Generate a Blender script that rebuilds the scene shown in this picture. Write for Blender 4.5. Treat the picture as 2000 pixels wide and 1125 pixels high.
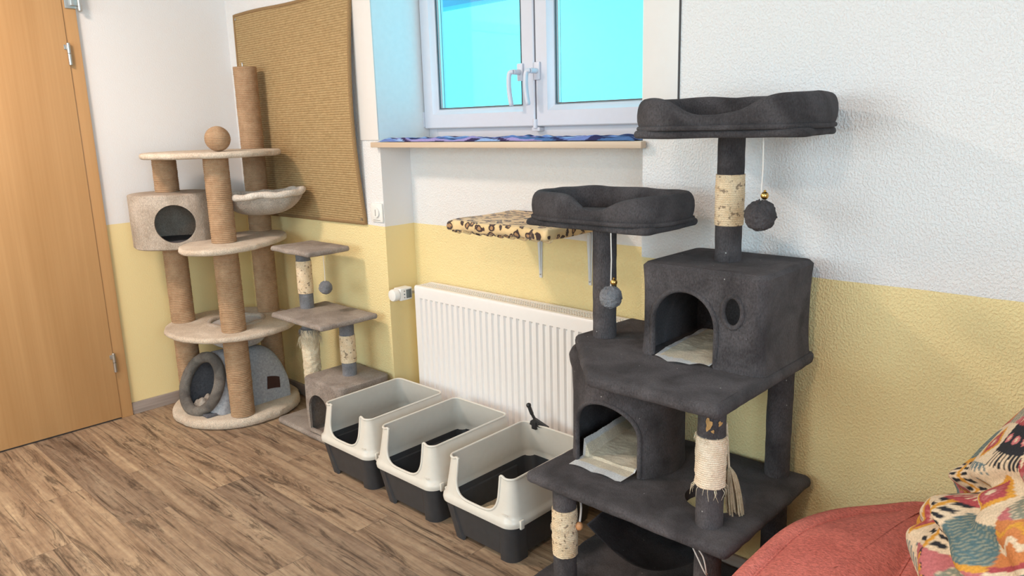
import bpy, bmesh, math, random
import numpy as np
from mathutils import Vector, Matrix, Euler
from mathutils import noise as mnoise

PI = math.pi
random.seed(7)
C = bpy.context.scene.collection
for o in list(bpy.data.objects):
    bpy.data.objects.remove(o)

# ------------------------------------------------------------------ camera
F_PX, YAW, PITCH, ROLL = 1468.85, 0.760065, 0.215936, -0.0273887
CAM = Vector((3.84004, -1.96740, 1.37323))
fwd = Vector((-math.sin(YAW)*math.cos(PITCH), math.cos(YAW)*math.cos(PITCH), -math.sin(PITCH)))
rgt0 = Vector((math.cos(YAW), math.sin(YAW), 0)); up0 = rgt0.cross(fwd)
rgt = math.cos(ROLL)*rgt0 + math.sin(ROLL)*up0
upv = -math.sin(ROLL)*rgt0 + math.cos(ROLL)*up0
cd = bpy.data.cameras.new('camera'); cam = bpy.data.objects.new('camera', cd); C.objects.link(cam)
M = Matrix((rgt, upv, -fwd)).transposed().to_4x4(); M.translation = CAM
cam.matrix_world = M
cd.sensor_fit = 'HORIZONTAL'; cd.sensor_width = 36.0; cd.lens = 36.0*F_PX/2000.0
cd.clip_start = 0.02
bpy.context.scene.camera = cam

# ------------------------------------------------------------------ world, lights, exposure
sc = bpy.context.scene
w = bpy.data.worlds.new('sky'); sc.world = w; w.use_nodes = True
bg = w.node_tree.nodes['Background']
bg.inputs[0].default_value = (0.092, 0.78, 1.0, 1); bg.inputs[1].default_value = 2.5
vs = sc.view_settings
vs.view_transform = 'Standard'; vs.look = 'None'; vs.exposure = 0.0; vs.gamma = 1.0; vs.use_curve_mapping = False

def area(name, loc, target, size, power, color, size_y=None):
    l = bpy.data.lights.new(name, 'AREA'); l.energy = power; l.color = color
    l.shape = 'RECTANGLE' if size_y else 'DISK'; l.size = size
    if size_y: l.size_y = size_y
    o = bpy.data.objects.new(name, l); C.objects.link(o); o.location = loc
    o.rotation_euler = (Vector(target)-Vector(loc)).to_track_quat('-Z', 'Y').to_euler()
    return o
# two ceiling lamps and the daylight that comes in through the window of the side wall behind the camera
area('ceiling_lamp_light', (0.95, -1.75, 2.50), (0.95, -1.75, 0), 0.34, 42, (1.0, 0.80, 0.66))
area('ceiling_lamp_light', (3.5, -3.1, 2.50), (3.5, -3.1, 0), 0.34, 30, (1.0, 0.77, 0.59))
area('side_window_daylight', (5.32, -2.3, 1.50), (2.0, -1.4, 0.5), 1.5, 44, (0.84, 0.88, 1.0), 1.2)
area('rear_fill_light', (1.9, -4.3, 1.5), (1.5, -1.0, 0.4), 2.2, 56, (1.0, 0.95, 0.95), 1.3)  # added fill light from the unseen rear of the room, no known window

# ------------------------------------------------------------------ materials
def nt(name):
    m = bpy.data.materials.new(name); m.use_nodes = True
    t = m.node_tree; b = t.nodes['Principled BSDF']
    return m, t, b
def N(t, ty, **kw):
    n = t.nodes.new(ty)
    for k, v in kw.items():
        if hasattr(n, k): setattr(n, k, v)
        else: n.inputs[k].default_value = v
    return n
def tc(t, scale=(1, 1, 1), rot=(0, 0, 0), src='Object'):
    c = t.nodes.new('ShaderNodeTexCoord'); mp = t.nodes.new('ShaderNodeMapping')
    mp.inputs['Scale'].default_value = scale; mp.inputs['Rotation'].default_value = rot
    t.links.new(c.outputs[src], mp.inputs['Vector']); return mp.outputs[0]
def ramp(t, fac, stops):
    r = t.nodes.new('ShaderNodeValToRGB'); e = r.color_ramp.elements
    while len(e) > 1: e.remove(e[0])
    e[0].position = stops[0][0]; e[0].color = (*stops[0][1], 1)
    for p, c in stops[1:]:
        x = e.new(p); x.color = (*c, 1)
    t.links.new(fac, r.inputs[0]); return r.outputs[0]
def bump(t, b, h, strength, dist=0.01, prev=None):
    n = t.nodes.new('ShaderNodeBump'); n.inputs['Strength'].default_value = strength
    n.inputs['Distance'].default_value = dist; t.links.new(h, n.inputs['Height'])
    if prev: t.links.new(prev, n.inputs['Normal'])
    t.links.new(n.outputs[0], b.inputs['Normal']); return n.outputs[0]
def mix(t, a, b_, fac, mode='MIX'):
    n = t.nodes.new('ShaderNodeMix'); n.data_type = 'RGBA'; n.blend_type = mode
    for i, v in ((6, a), (7, b_), (0, fac)):
        if hasattr(v, 'links'): t.links.new(v, n.inputs[i])
        elif i == 0: n.inputs[0].default_value = v
        else: n.inputs[i].default_value = (*v, 1)
    return n.outputs[2]
def math_(t, op, a, b_=0.0):
    n = t.nodes.new('ShaderNodeMath'); n.operation = op
    for i, v in ((0, a), (1, b_)):
        if hasattr(v, 'links'): t.links.new(v, n.inputs[i])
        else: n.inputs[i].default_value = v
    return n.outputs[0]

def plain(name, col, rough=0.5, metal=0.0, spec=0.5, noise=0.0, nscale=40, bmp=0.0):
    m, t, b = nt(name)
    b.inputs['Roughness'].default_value = rough; b.inputs['Metallic'].default_value = metal
    b.inputs['Specular IOR Level'].default_value = spec
    n = N(t, 'ShaderNodeTexNoise', Scale=nscale, Detail=4.0); t.links.new(tc(t), n.inputs['Vector'])
    lo = tuple(c*(1-noise) for c in col); hi = tuple(min(1, c*(1+noise)) for c in col)
    t.links.new(ramp(t, n.outputs[0], [(0.3, lo), (0.7, hi)]), b.inputs['Base Color'])
    if bmp: bump(t, b, n.outputs[0], bmp, 0.002)
    return m

def plush(name, col, col2, scale=1.0, sheen=0.25, blot=0.5):
    """short pile fabric: brushed patches plus fine fibre grain"""
    m, t, b = nt(name)
    b.inputs['Roughness'].default_value = 0.95; b.inputs['Specular IOR Level'].default_value = 0.1
    b.inputs['Sheen Weight'].default_value = sheen; b.inputs['Sheen Roughness'].default_value = 0.5
    b.inputs['Sheen Tint'].default_value = (*[min(1, c*1.5+0.1) for c in col2], 1)
    v = tc(t)
    big = N(t, 'ShaderNodeTexNoise', Scale=9*scale, Detail=3.0, Distortion=0.6); t.links.new(v, big.inputs['Vector'])
    fine = N(t, 'ShaderNodeTexNoise', Scale=260*scale, Detail=3.0, Roughness=0.7); t.links.new(tc(t, (1, 1.6, 0.55)), fine.inputs['Vector'])
    c1 = ramp(t, big.outputs[0], [(0.5-0.5*blot*0.6, col), (0.5+0.5*blot*0.6, col2)])
    c2 = ramp(t, fine.outputs[0], [(0.3, (0.62, 0.62, 0.62)), (0.7, (1.25, 1.25, 1.25))])
    t.links.new(mix(t, c1, c2, 1.0, 'MULTIPLY'), b.inputs['Base Color'])
    p = bump(t, b, fine.outputs[0], 0.9, 0.004)
    mid = N(t, 'ShaderNodeTexNoise', Scale=38*scale, Detail=3.0); t.links.new(v, mid.inputs['Vector'])
    bump(t, b, mid.outputs[0], 0.45, 0.008, p)
    return m

def plaster(name, painted=True, white=(0.80, 0.78, 0.775), bmp=0.5):
    m, t, b = nt(name)
    b.inputs['Roughness'].default_value = 0.85; b.inputs['Specular IOR Level'].default_value = 0.25
    v = tc(t)
    if painted:
        c = t.nodes.new('ShaderNodeTexCoord'); sp = t.nodes.new('ShaderNodeSeparateXYZ'); t.links.new(c.outputs['Object'], sp.inputs[0])
        wob = N(t, 'ShaderNodeTexNoise', Scale=3.0, Detail=4.0); t.links.new(v, wob.inputs['Vector'])
        z = math_(t, 'ADD', sp.outputs[2], math_(t, 'MULTIPLY', math_(t, 'SUBTRACT', wob.outputs[0], 0.5), 0.012))
        f = math_(t, 'GREATER_THAN', z, 0.952)
        t.links.new(mix(t, (0.865, 0.70, 0.365), white, f), b.inputs['Base Color'])
    else:
        b.inputs['Base Color'].default_value = (*white, 1)
    n = N(t, 'ShaderNodeTexNoise', Scale=180.0, Detail=2.0, Roughness=0.5, Distortion=0.1); t.links.new(tc(t, (1, 1, 0.8)), n.inputs['Vector'])
    h = ramp(t, n.outputs[0], [(0.42, (0, 0, 0)), (0.66, (1, 1, 1))])
    bump(t, b, h, bmp, 0.004)
    return m

def wood(name, cA, cB, scale=1.0, axis='Z', rough=0.4, rings=1.0):
    m, t, b = nt(name)
    b.inputs['Roughness'].default_value = rough; b.inputs['Specular IOR Level'].default_value = 0.35
    s = {'Z': (6, 6, 0.55), 'X': (0.55, 6, 6), 'Y': (6, 0.55, 6)}[axis]
    v = tc(t, tuple(k*scale for k in s))
    n = N(t, 'ShaderNodeTexNoise', Scale=1.0, Detail=5.0, Distortion=1.4); t.links.new(v, n.inputs['Vector'])
    s2 = tuple(k*12 if k > 1 else k for k in s)
    f = N(t, 'ShaderNodeTexNoise', Scale=1.2, Detail=4.0); t.links.new(tc(t, s2), f.inputs['Vector'])
    k = math_(t, 'ADD', math_(t, 'MULTIPLY', math_(t, 'PINGPONG', math_(t, 'MULTIPLY', n.outputs[0], 7.0*rings), 1.0), 0.35), math_(t, 'MULTIPLY', f.outputs[0], 0.65))
    t.links.new(ramp(t, k, [(0.2, cA), (0.8, cB)]), b.inputs['Base Color'])
    return m

def floor_mat():
    m, t, b = nt('vinyl_planks')
    b.inputs['Roughness'].default_value = 0.55; b.inputs['Specular IOR Level'].default_value = 0.3
    v = tc(t)
    br = t.nodes.new('ShaderNodeTexBrick'); t.links.new(v, br.inputs['Vector'])
    br.offset = 0.37; br.inputs['Scale'].default_value = 1.0; br.inputs['Mortar Size'].default_value = 0.0012
    br.inputs['Brick Width'].default_value = 1.1; br.inputs['Row Height'].default_value = 0.165
    br.inputs['Color1'].default_value = (0, 0, 0, 1); br.inputs['Color2'].default_value = (1, 1, 1, 1); br.inputs['Mortar'].default_value = (0.5, 0.5, 0.5, 1)
    # shift the grain per plank
    add = t.nodes.new('ShaderNodeVectorMath'); add.operation = 'MULTIPLY_ADD'
    t.links.new(br.outputs['Color'], add.inputs[0]); add.inputs[1].default_value = (7.3, 3.1, 5.0); t.links.new(v, add.inputs[2])
    def grain(sc_, scale, det, dist, rough=0.6):
        mp = t.nodes.new('ShaderNodeMapping'); mp.inputs['Scale'].default_value = sc_; t.links.new(add.outputs[0], mp.inputs[0])
        n = N(t, 'ShaderNodeTexNoise', Scale=scale, Detail=det, Distortion=dist, Roughness=rough); t.links.new(mp.outputs[0], n.inputs['Vector']); return n.outputs[0]
    g1 = grain((0.6, 9, 1), 3.0, 6, 0.8); g2 = grain((0.55, 24, 1), 3.6, 6, 0.7, 0.65); g3 = grain((0.9, 7.5, 1), 2.3, 8, 1.4, 0.74)
    g4 = grain((3, 5, 1), 9.0, 5, 0.3)
    base = ramp(t, g1, [(0.28, (0.165, 0.105, 0.069)), (0.47, (0.30, 0.207, 0.138)), (0.72, (0.435, 0.325, 0.22))])
    tone = ramp(t, br.outputs['Color'], [(0.0, (0.80, 0.80, 0.82)), (1.0, (1.16, 1.14, 1.08))])
    c = mix(t, base, tone, 1.0, 'MULTIPLY')
    c = mix(t, c, ramp(t, g4, [(0.3, (0.85, 0.83, 0.85)), (0.7, (1.12, 1.12, 1.10))]), 1.0, 'MULTIPLY')
    crack = ramp(t, g2, [(0.33, (0.25, 0.24, 0.25)), (0.43, (1, 1, 1))])
    c = mix(t, c, crack, 0.75, 'MULTIPLY')
    knots = ramp(t, g3, [(0.385, (0.26, 0.25, 0.26)), (0.48, (1, 1, 1))])
    c = mix(t, c, knots, 0.8, 'MULTIPLY')
    c = mix(t, c, (0.12, 0.09, 0.07), math_(t, 'MULTIPLY', br.outputs['Fac'], 0.6))
    t.links.new(c, b.inputs['Base Color'])
    bump(t, b, g2, 0.12, 0.002)
    return m

def rope(name, col, col2, ring=0.0, stain=None):
    m, t, b = nt(name)
    b.inputs['Roughness'].default_value = 0.9; b.inputs['Specular IOR Level'].default_value = 0.1
    n = N(t, 'ShaderNodeTexNoise', Scale=22.0, Detail=6.0, Roughness=0.7); t.links.new(tc(t), n.inputs['Vector'])
    f = N(t, 'ShaderNodeTexNoise', Scale=300.0, Detail=2.0); t.links.new(tc(t, (1, 1, 2.2)), f.inputs['Vector'])
    c = ramp(t, n.outputs[0], [(0.3, col), (0.7, col2)])
    c = mix(t, c, ramp(t, f.outputs[0], [(0.3, (0.75, 0.74, 0.72)), (0.7, (1.15, 1.15, 1.15))]), 1.0, 'MULTIPLY')
    if stain:
        s = N(t, 'ShaderNodeTexNoise', Scale=75.0, Detail=2.0); t.links.new(tc(t), s.inputs['Vector'])
        c = mix(t, c, stain, ramp(t, s.outputs[0], [(0.60, (0, 0, 0)), (0.66, (1, 1, 1))]))
    t.links.new(c, b.inputs['Base Color'])
    bump(t, b, f.outputs[0], 0.5, 0.003)
    return m

def vcol(name, attr='pattern', rough=0.9, bmp=0.25):
    m, t, b = nt(name)
    b.inputs['Roughness'].default_value = rough; b.inputs['Specular IOR Level'].default_value = 0.15
    a = t.nodes.new('ShaderNodeAttribute'); a.attribute_name = attr
    n = N(t, 'ShaderNodeTexNoise', Scale=300.0, Detail=2.0); t.links.new(tc(t), n.inputs['Vector'])
    c = mix(t, a.outputs[0], ramp(t, n.outputs[0], [(0.3, (0.85, 0.85, 0.85)), (0.7, (1.1, 1.1, 1.1))]), 1.0, 'MULTIPLY')
    t.links.new(c, b.inputs['Base Color']); bump(t, b, n.outputs[0], bmp, 0.001)
    return m

def sisal_weave():
    m, t, b = nt('woven_sisal')
    b.inputs['Roughness'].default_value = 0.9; b.inputs['Specular IOR Level'].default_value = 0.1
    wv = N(t, 'ShaderNodeTexWave', Scale=1.0, Distortion=1.2, Detail=2.0); wv.bands_direction = 'Z'
    wv.inputs['Detail Scale'].default_value = 3.0; t.links.new(tc(t, (12, 12, 30)), wv.inputs['Vector'])
    wx = N(t, 'ShaderNodeTexWave', Scale=1.0, Distortion=1.2, Detail=1.0); wx.bands_direction = 'X'; t.links.new(tc(t, (42, 1, 1)), wx.inputs['Vector'])
    n = N(t, 'ShaderNodeTexNoise', Scale=40.0, Detail=6.0, Roughness=0.7); t.links.new(tc(t, (1, 1, 2)), n.inputs['Vector'])
    c = ramp(t, n.outputs[0], [(0.3, (0.36, 0.24, 0.115)), (0.7, (0.50, 0.35, 0.18))])
    k = math_(t, 'MULTIPLY', math_(t, 'ADD', wv.outputs['Fac'], math_(t, 'MULTIPLY', wx.outputs['Fac'], 0.5)), 0.66)
    c = mix(t, c, ramp(t, k, [(0.1, (0.70, 0.68, 0.65)), (0.8, (1.12, 1.12, 1.12))]), 1.0, 'MULTIPLY')
    t.links.new(c, b.inputs['Base Color']); bump(t, b, k, 0.6, 0.004)
    return m

def leopard():
    m, t, b = nt('leopard_fleece')
    b.inputs['Roughness'].default_value = 0.9; b.inputs['Sheen Weight'].default_value = 0.2
    nz = N(t, 'ShaderNodeTexNoise', Scale=18.0, Detail=2.0); v = tc(t, (1, 1.3, 1.0)); t.links.new(v, nz.inputs['Vector'])
    ad = t.nodes.new('ShaderNodeVectorMath'); ad.operation = 'MULTIPLY_ADD'; t.links.new(nz.outputs['Color'], ad.inputs[0]); ad.inputs[1].default_value = (0.05, 0.05, 0.05); t.links.new(v, ad.inputs[2])
    vo = N(t, 'ShaderNodeTexVoronoi', Scale=31.0); t.links.new(ad.outputs[0], vo.inputs['Vector'])
    d = vo.outputs['Distance']
    n2 = N(t, 'ShaderNodeTexNoise', Scale=40.0, Detail=2.0); t.links.new(v, n2.inputs['Vector'])
    dd = math_(t, 'ADD', d, math_(t, 'MULTIPLY', math_(t, 'SUBTRACT', n2.outputs[0], 0.5), 0.5))
    c = ramp(t, dd, [(0.0, (0.40, 0.22, 0.10)), (0.19, (0.40, 0.22, 0.10)), (0.24, (0.045, 0.022, 0.018)), (0.40, (0.045, 0.022, 0.018)), (0.45, (0.70, 0.49, 0.24)), (1.0, (0.78, 0.58, 0.32))])
    t.links.new(c, b.inputs['Base Color'])
    f = N(t, 'ShaderNodeTexNoise', Scale=300.0); t.links.new(v, f.inputs['Vector']); bump(t, b, f.outputs[0], 0.4, 0.002)
    return m

def felt(name, col):
    m, t, b = nt(name)
    b.inputs['Roughness'].default_value = 0.95; b.inputs['Specular IOR Level'].default_value = 0.1
    n = N(t, 'ShaderNodeTexNoise', Scale=90.0, Detail=5.0, Roughness=0.75); t.links.new(tc(t), n.inputs['Vector'])
    t.links.new(ramp(t, n.outputs[0], [(0.3, tuple(c*0.68 for c in col)), (0.7, tuple(c*1.2 for c in col))]), b.inputs['Base Color'])
    bump(t, b, n.outputs[0], 0.25, 0.002)
    return m

MT = {}
MT['floor'] = floor_mat()
MT['wall'] = plaster('woodchip_wall_paint')
MT['wall_smooth'] = plaster('smooth_wall_paint', bmp=0.10)
MT['white_only'] = plaster('white_ceiling_paint', painted=False, bmp=0.3)
MT['panel'] = plain('cream_white_panel', (0.75, 0.71, 0.68), 0.45, noise=0.01)
MT['reveal'] = plain('white_reveal_paint', (0.82, 0.82, 0.82), 0.5, noise=0.02)
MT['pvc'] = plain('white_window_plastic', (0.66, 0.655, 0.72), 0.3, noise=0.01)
MT['gasket'] = plain('dark_window_gasket', (0.06, 0.07, 0.08), 0.6)
MT['sill'] = wood('pale_sill_edge', (0.56, 0.42, 0.30), (0.66, 0.52, 0.40), 1.0, 'X', 0.45)
MT['door'] = wood('beech_door_veneer', (0.48, 0.262, 0.108), (0.575, 0.330, 0.148), 0.5, 'Z', 0.38, 0.8)
MT['skirt'] = wood('grey_oak_skirting', (0.22, 0.175, 0.155), (0.40, 0.33, 0.29), 1.2, 'Y', 0.5)
MT['skirt_x'] = wood('grey_oak_skirting_long', (0.22, 0.175, 0.155), (0.40, 0.33, 0.29), 1.2, 'X', 0.5)
MT['metal'] = plain('brushed_steel', (0.55, 0.54, 0.52), 0.32, 0.9, noise=0.08)
MT['darkgap'] = plain('dark_seam_and_gap_shade', (0.06, 0.055, 0.055), 0.7)  # dark colour for the panel seam and the shade painted under the door
def lint(m):
    t = m.node_tree; b = t.nodes['Principled BSDF']; old = b.inputs['Base Color'].links[0].from_socket
    vo = N(t, 'ShaderNodeTexVoronoi', Scale=34.0); t.links.new(tc(t), vo.inputs['Vector'])
    f = ramp(t, vo.outputs['Distance'], [(0.045, (1, 1, 1)), (0.07, (0, 0, 0))])
    sp = t.nodes.new('ShaderNodeSeparateColor'); t.links.new(vo.outputs['Color'], sp.inputs[0])
    f2 = math_(t, 'MULTIPLY', f, math_(t, 'GREATER_THAN', sp.outputs[0], 0.72))
    t.links.new(mix(t, old, (0.5, 0.48, 0.46), math_(t, 'MULTIPLY', f2, 0.8)), b.inputs['Base Color']); return m
MT['dark'] = plush('charcoal_plush', (0.052, 0.046, 0.048), (0.106, 0.095, 0.099), sheen=0.22)
MT['dark2'] = plush('charcoal_bed_plush', (0.045, 0.040, 0.042), (0.092, 0.083, 0.087), sheen=0.28)
lint(MT['dark'])
MT['beige'] = plush('beige_plush', (0.60, 0.475, 0.365), (0.80, 0.675, 0.55), sheen=0.15, blot=0.7)
MT['greige'] = plush('grey_beige_plush', (0.42, 0.34, 0.27), (0.58, 0.49, 0.41), sheen=0.12)
MT['taupe'] = plush('taupe_plush', (0.285, 0.235, 0.205), (0.42, 0.355, 0.31), sheen=0.12)
MT['greyplush'] = plush('mid_grey_plush', (0.17, 0.17, 0.185), (0.27, 0.27, 0.29), 1.4, sheen=0.15)
MT['boucle'] = plush('brown_grey_teddy_trim', (0.14, 0.125, 0.115), (0.25, 0.225, 0.20), 1.6, sheen=0.1)
MT['rope'] = rope('brown_sisal_rope', (0.35, 0.215, 0.125), (0.50, 0.335, 0.21))
MT['ropelight'] = rope('pale_sisal_rope', (0.68, 0.50, 0.31), (0.84, 0.70, 0.52), stain=(0.30, 0.22, 0.15))
MT['ropelight2'] = rope('clean_pale_sisal_rope', (0.72, 0.56, 0.40), (0.86, 0.74, 0.60))
MT['frayed'] = rope('frayed_sisal', (0.62, 0.50, 0.35), (0.82, 0.72, 0.55))
MT['hemp'] = rope('natural_hemp_strands', (0.36, 0.28, 0.18), (0.66, 0.55, 0.40))
MT['mat'] = sisal_weave()
MT['binding'] = plain('brown_cotton_binding', (0.28, 0.17, 0.075), 0.9, noise=0.15, nscale=200, bmp=0.4)
MT['leopard'] = leopard()
MT['felt'] = felt('light_grey_felt', (0.36, 0.37, 0.40))
MT['darkfelt'] = felt('dark_grey_felt', (0.13, 0.13, 0.145))
MT['label'] = plain('brown_leather_label', (0.10, 0.045, 0.035), 0.6, noise=0.1)
MT['canvas'] = plush('off_white_fleece', (0.68, 0.59, 0.51), (0.80, 0.73, 0.66), 0.8, sheen=0.1)
MT['bowl'] = plush('pale_grey_fleece', (0.50, 0.47, 0.46), (0.62, 0.60, 0.60), 0.8, sheen=0.1)
MT['tray'] = plain('charcoal_plastic', (0.040, 0.041, 0.046), 0.42, noise=0.1)
MT['shield'] = plain('warm_white_plastic', (0.66, 0.615, 0.55), 0.32, noise=0.02)
MT['litter'] = plain('sand_litter', (0.60, 0.48, 0.33), 0.95, noise=0.35, nscale=260, bmp=1.0)
MT['black'] = plain('black_plastic', (0.018, 0.018, 0.02), 0.35)
MT['rad'] = plain('white_radiator_enamel', (0.84, 0.80, 0.78), 0.28, noise=0.01)
MT['raddark'] = plain('radiator_inside', (0.30, 0.28, 0.26), 0.6)
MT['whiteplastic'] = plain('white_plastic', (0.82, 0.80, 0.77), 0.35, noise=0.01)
MT['lcd'] = plain('grey_lcd', (0.13, 0.15, 0.15), 0.2)
MT['bracket'] = plain('white_powder_coat', (0.66, 0.67, 0.70), 0.4, noise=0.01)
MT['red'] = plush('coral_red_velour', (0.60, 0.155, 0.125), (0.70, 0.205, 0.165), 0.5, sheen=0.12)
MT['cord'] = plain('white_cord', (0.72, 0.68, 0.64), 0.8)
MT['brass'] = plain('brass_bell', (0.60, 0.40, 0.14), 0.25, 1.0)
MT['bead'] = plain('orange_wood_bead', (0.60, 0.28, 0.12), 0.5, noise=0.2)
MT['pad'] = vcol('quilted_pad'); MT['quilt'] = vcol('patchwork_cotton', bmp=0.35); MT['sillcloth'] = vcol('striped_cloth')
MT['worn'] = plain('exposed_cardboard', (0.48, 0.27, 0.10), 0.85, noise=0.3)
MT['lightwell'] = plain('pale_blue_lintel', (0.30, 0.42, 0.62), 0.7)
def glass():
    m = bpy.data.materials.new('window_glass'); m.use_nodes = True; t = m.node_tree
    t.nodes.remove(t.nodes['Principled BSDF'])
    o = t.nodes['Material Output']; tr = t.nodes.new('ShaderNodeBsdfTransparent'); gl = t.nodes.new('ShaderNodeBsdfGlossy'); gl.inputs['Roughness'].default_value = 0.03
    mx = t.nodes.new('ShaderNodeMixShader'); mx.inputs[0].default_value = 0.05
    n = t.nodes.new('ShaderNodeTexNoise'); n.inputs['Scale'].default_value = 2
    t.links.new(ramp(t, n.outputs[0], [(0.0, (0.97, 0.98, 0.98)), (1.0, (0.99, 1, 1))]), tr.inputs[0])
    t.links.new(tr.outputs[0], mx.inputs[1]); t.links.new(gl.outputs[0], mx.inputs[2]); t.links.new(mx.outputs[0], o.inputs[0]); return m
MT['glass'] = glass()

# ------------------------------------------------------------------ helpers
def obj(name, me, mat, parent=None, loc=(0, 0, 0), smooth=True, rot=None, angle=40):
    if isinstance(me, bmesh.types.BMesh):
        b = me; me = bpy.data.meshes.new(name)
        bmesh.ops.recalc_face_normals(b, faces=b.faces[:]); b.to_mesh(me); b.free()
    me.name = name
    if mat: me.materials.clear(); me.materials.append(MT[mat] if isinstance(mat, str) else mat)
    if smooth:
        me.shade_smooth(); me.set_sharp_from_angle(angle=math.radians(angle))
    o = bpy.data.objects.new(name, me); C.objects.link(o); o.location = loc
    if rot: o.rotation_euler = rot
    if parent: o.parent = parent
    return o
def thing(name, label, cat, loc=(0, 0, 0), rz=0, group=None):
    o = bpy.data.objects.new(name, None); C.objects.link(o); o.location = loc; o.rotation_euler = (0, 0, rz)
    o.empty_display_size = 0.05
    return tag(o, label, cat, group)
def tag(o, label, cat, group=None):
    o['label'] = label; o['category'] = cat
    if group: o['group'] = group
    return o
def struct(o):
    o['kind'] = 'structure'; return o

def box(b, x0, x1, y0, y1, z0, z1, bev=0.0, seg=2):
    r = bmesh.ops.create_cube(b, size=1.0)
    vs_ = r['verts']
    for v in vs_:
        v.co = Vector(((x0+x1)/2+v.co.x*(x1-x0), (y0+y1)/2+v.co.y*(y1-y0), (z0+z1)/2+v.co.z*(z1-z0)))
    if bev:
        es = list({e for v in vs_ for e in v.link_edges})
        bmesh.ops.bevel(b, geom=es, offset=bev, segments=seg, affect='EDGES', profile=0.6)
    return b
def quadface(b, pts):
    return b.faces.new([b.verts.new(p) for p in pts])
def rrect(x0, x1, y0, y1, r, n=8):
    out = []
    for (cx, cy, a0) in ((x1-r, y0+r, -90), (x1-r, y1-r, 0), (x0+r, y1-r, 90), (x0+r, y0+r, 180)):
        for i in range(n+1):
            a = math.radians(a0+90*i/n); out.append((cx+r*math.cos(a), cy+r*math.sin(a)))
    return out
def ellipse(cx, cy, a, b_, rot=0, n=72, p=2.0):
    out = []
    for i in range(n):
        t = 2*PI*i/n; c, s = math.cos(t), math.sin(t)
        x = a*math.copysign(abs(c)**(2/p), c); y = b_*math.copysign(abs(s)**(2/p), s)
        out.append((cx+x*math.cos(rot)-y*math.sin(rot), cy+x*math.sin(rot)+y*math.cos(rot)))
    return out
def roundpoly(pts, r, n=6):
    out = []; m = len(pts)
    for i in range(m):
        p0, p1, p2 = Vector(pts[i-1]), Vector(pts[i]), Vector(pts[(i+1) % m])
        d0 = (p0-p1).normalized(); d1 = (p2-p1).normalized()
        ang = d0.angle(d1); k = min(r/math.tan(ang/2), 0.45*min((p0-p1).length, (p2-p1).length))
        a = p1+d0*k; c = p1+d1*k
        for j in range(n+1):
            t = j/n; q = a*(1-t)**2+p1*2*t*(1-t)+c*t*t; out.append((q.x, q.y))
    return out
def resample(poly, step):
    out = []; m = len(poly)
    for i in range(m):
        a = Vector(poly[i]); c = Vector(poly[(i+1) % m]); k = max(1, int((c-a).length/step))
        for j in range(k): q = a.lerp(c, j/k); out.append((q.x, q.y))
    return out
def offset_poly(poly, d):
    out = []; m = len(poly)
    for i in range(m):
        a = Vector(poly[i-1]); b_ = Vector(poly[i]); c = Vector(poly[(i+1) % m])
        t = (c-a); 
        if t.length < 1e-9: out.append(tuple(b_)); continue
        t.normalize(); nrm = Vector((t.y, -t.x)); out.append((b_.x+nrm.x*d, b_.y+nrm.y*d))
    return out
def loft(b, rings, cap0=True, cap1=True, closed=True):
    """rings: lists of 3D points with equal counts"""
    vr = [[b.verts.new(p) for p in r] for r in rings]; n = len(vr[0])
    for i in range(len(vr)-1):
        for j in range(n if closed else n-1):
            k = (j+1) % n
            try: b.faces.new((vr[i][j], vr[i][k], vr[i+1][k], vr[i+1][j]))
            except ValueError: pass
    if cap0: b.faces.new(vr[0][::-1])
    if cap1: b.faces.new(vr[-1])
    return vr
def plate_bm(poly, z0, z1, rnd=0.012, jit=0.0015, step=0.012, seed=0):
    """padded board: rounded edge all round, CCW outline"""
    poly = resample(poly, step); h = (z1-z0)/2; rnd = min(rnd, h*0.98); rings = []
    for i in range(7):
        a = -90+180*i/6; ar = math.radians(a)
        zc = (z0+rnd) if a < 0 else (z1-rnd)
        if a == 0: zc = (z0+z1)/2
        off = -rnd*(1-math.cos(ar)); z = zc+rnd*math.sin(ar)
        ring = []
        for (x, y) in offset_poly(poly, off):
            nz = mnoise.noise(Vector((x*30+seed, y*30, z*30)))*jit*2
            ring.append((x+nz, y+nz, z+mnoise.noise(Vector((x*9+seed, y*9, 5)))*jit))
        rings.append(ring)
    b = bmesh.new(); loft(b, rings); return b
def lathe(b, prof, seg=40, c=(0, 0), cap=True, ax=None):
    rings = [[(c[0]+r*math.cos(2*PI*i/seg), c[1]+r*math.sin(2*PI*i/seg), z) for i in range(seg)] for r, z in prof]
    return loft(b, rings, cap, cap)
def rope_post(c, z0, z1, r, pitch=0.0085, wob=0.0012, seg=36, dep=0.0026, fray=None):
    n = max(2, int((z1-z0)/pitch))*4; b = bmesh.new(); rings = []
    for i in range(n+1):
        z = z0+(z1-z0)*i/n; rr = r-dep+dep*abs(math.sin(PI*(z-z0)/pitch))*1.0
        ring = []
        for j in range(seg):
            a = 2*PI*j/seg; q = rr
            if wob: q += mnoise.noise(Vector((math.cos(a)*3, math.sin(a)*3, z*55)))*wob
            if fray: q += fray(a, z)
            ring.append((c[0]+q*math.cos(a), c[1]+q*math.sin(a), z))
        rings.append(ring)
    loft(b, rings); return b
def post_bm(c, z0, z1, r, seg=32, wob=0.0015):
    n = max(3, int((z1-z0)/0.012)); b = bmesh.new(); rings = []
    for i in range(n+1):
        z = z0+(z1-z0)*i/n; ring = []
        for j in range(seg):
            a = 2*PI*j/seg; q = r+mnoise.noise(Vector((math.cos(a)*2+c[0]*9, math.sin(a)*2, z*25)))*wob
            ring.append((c[0]+q*math.cos(a), c[1]+q*math.sin(a), z))
        rings.append(ring)
    loft(b, rings); return b
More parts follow.
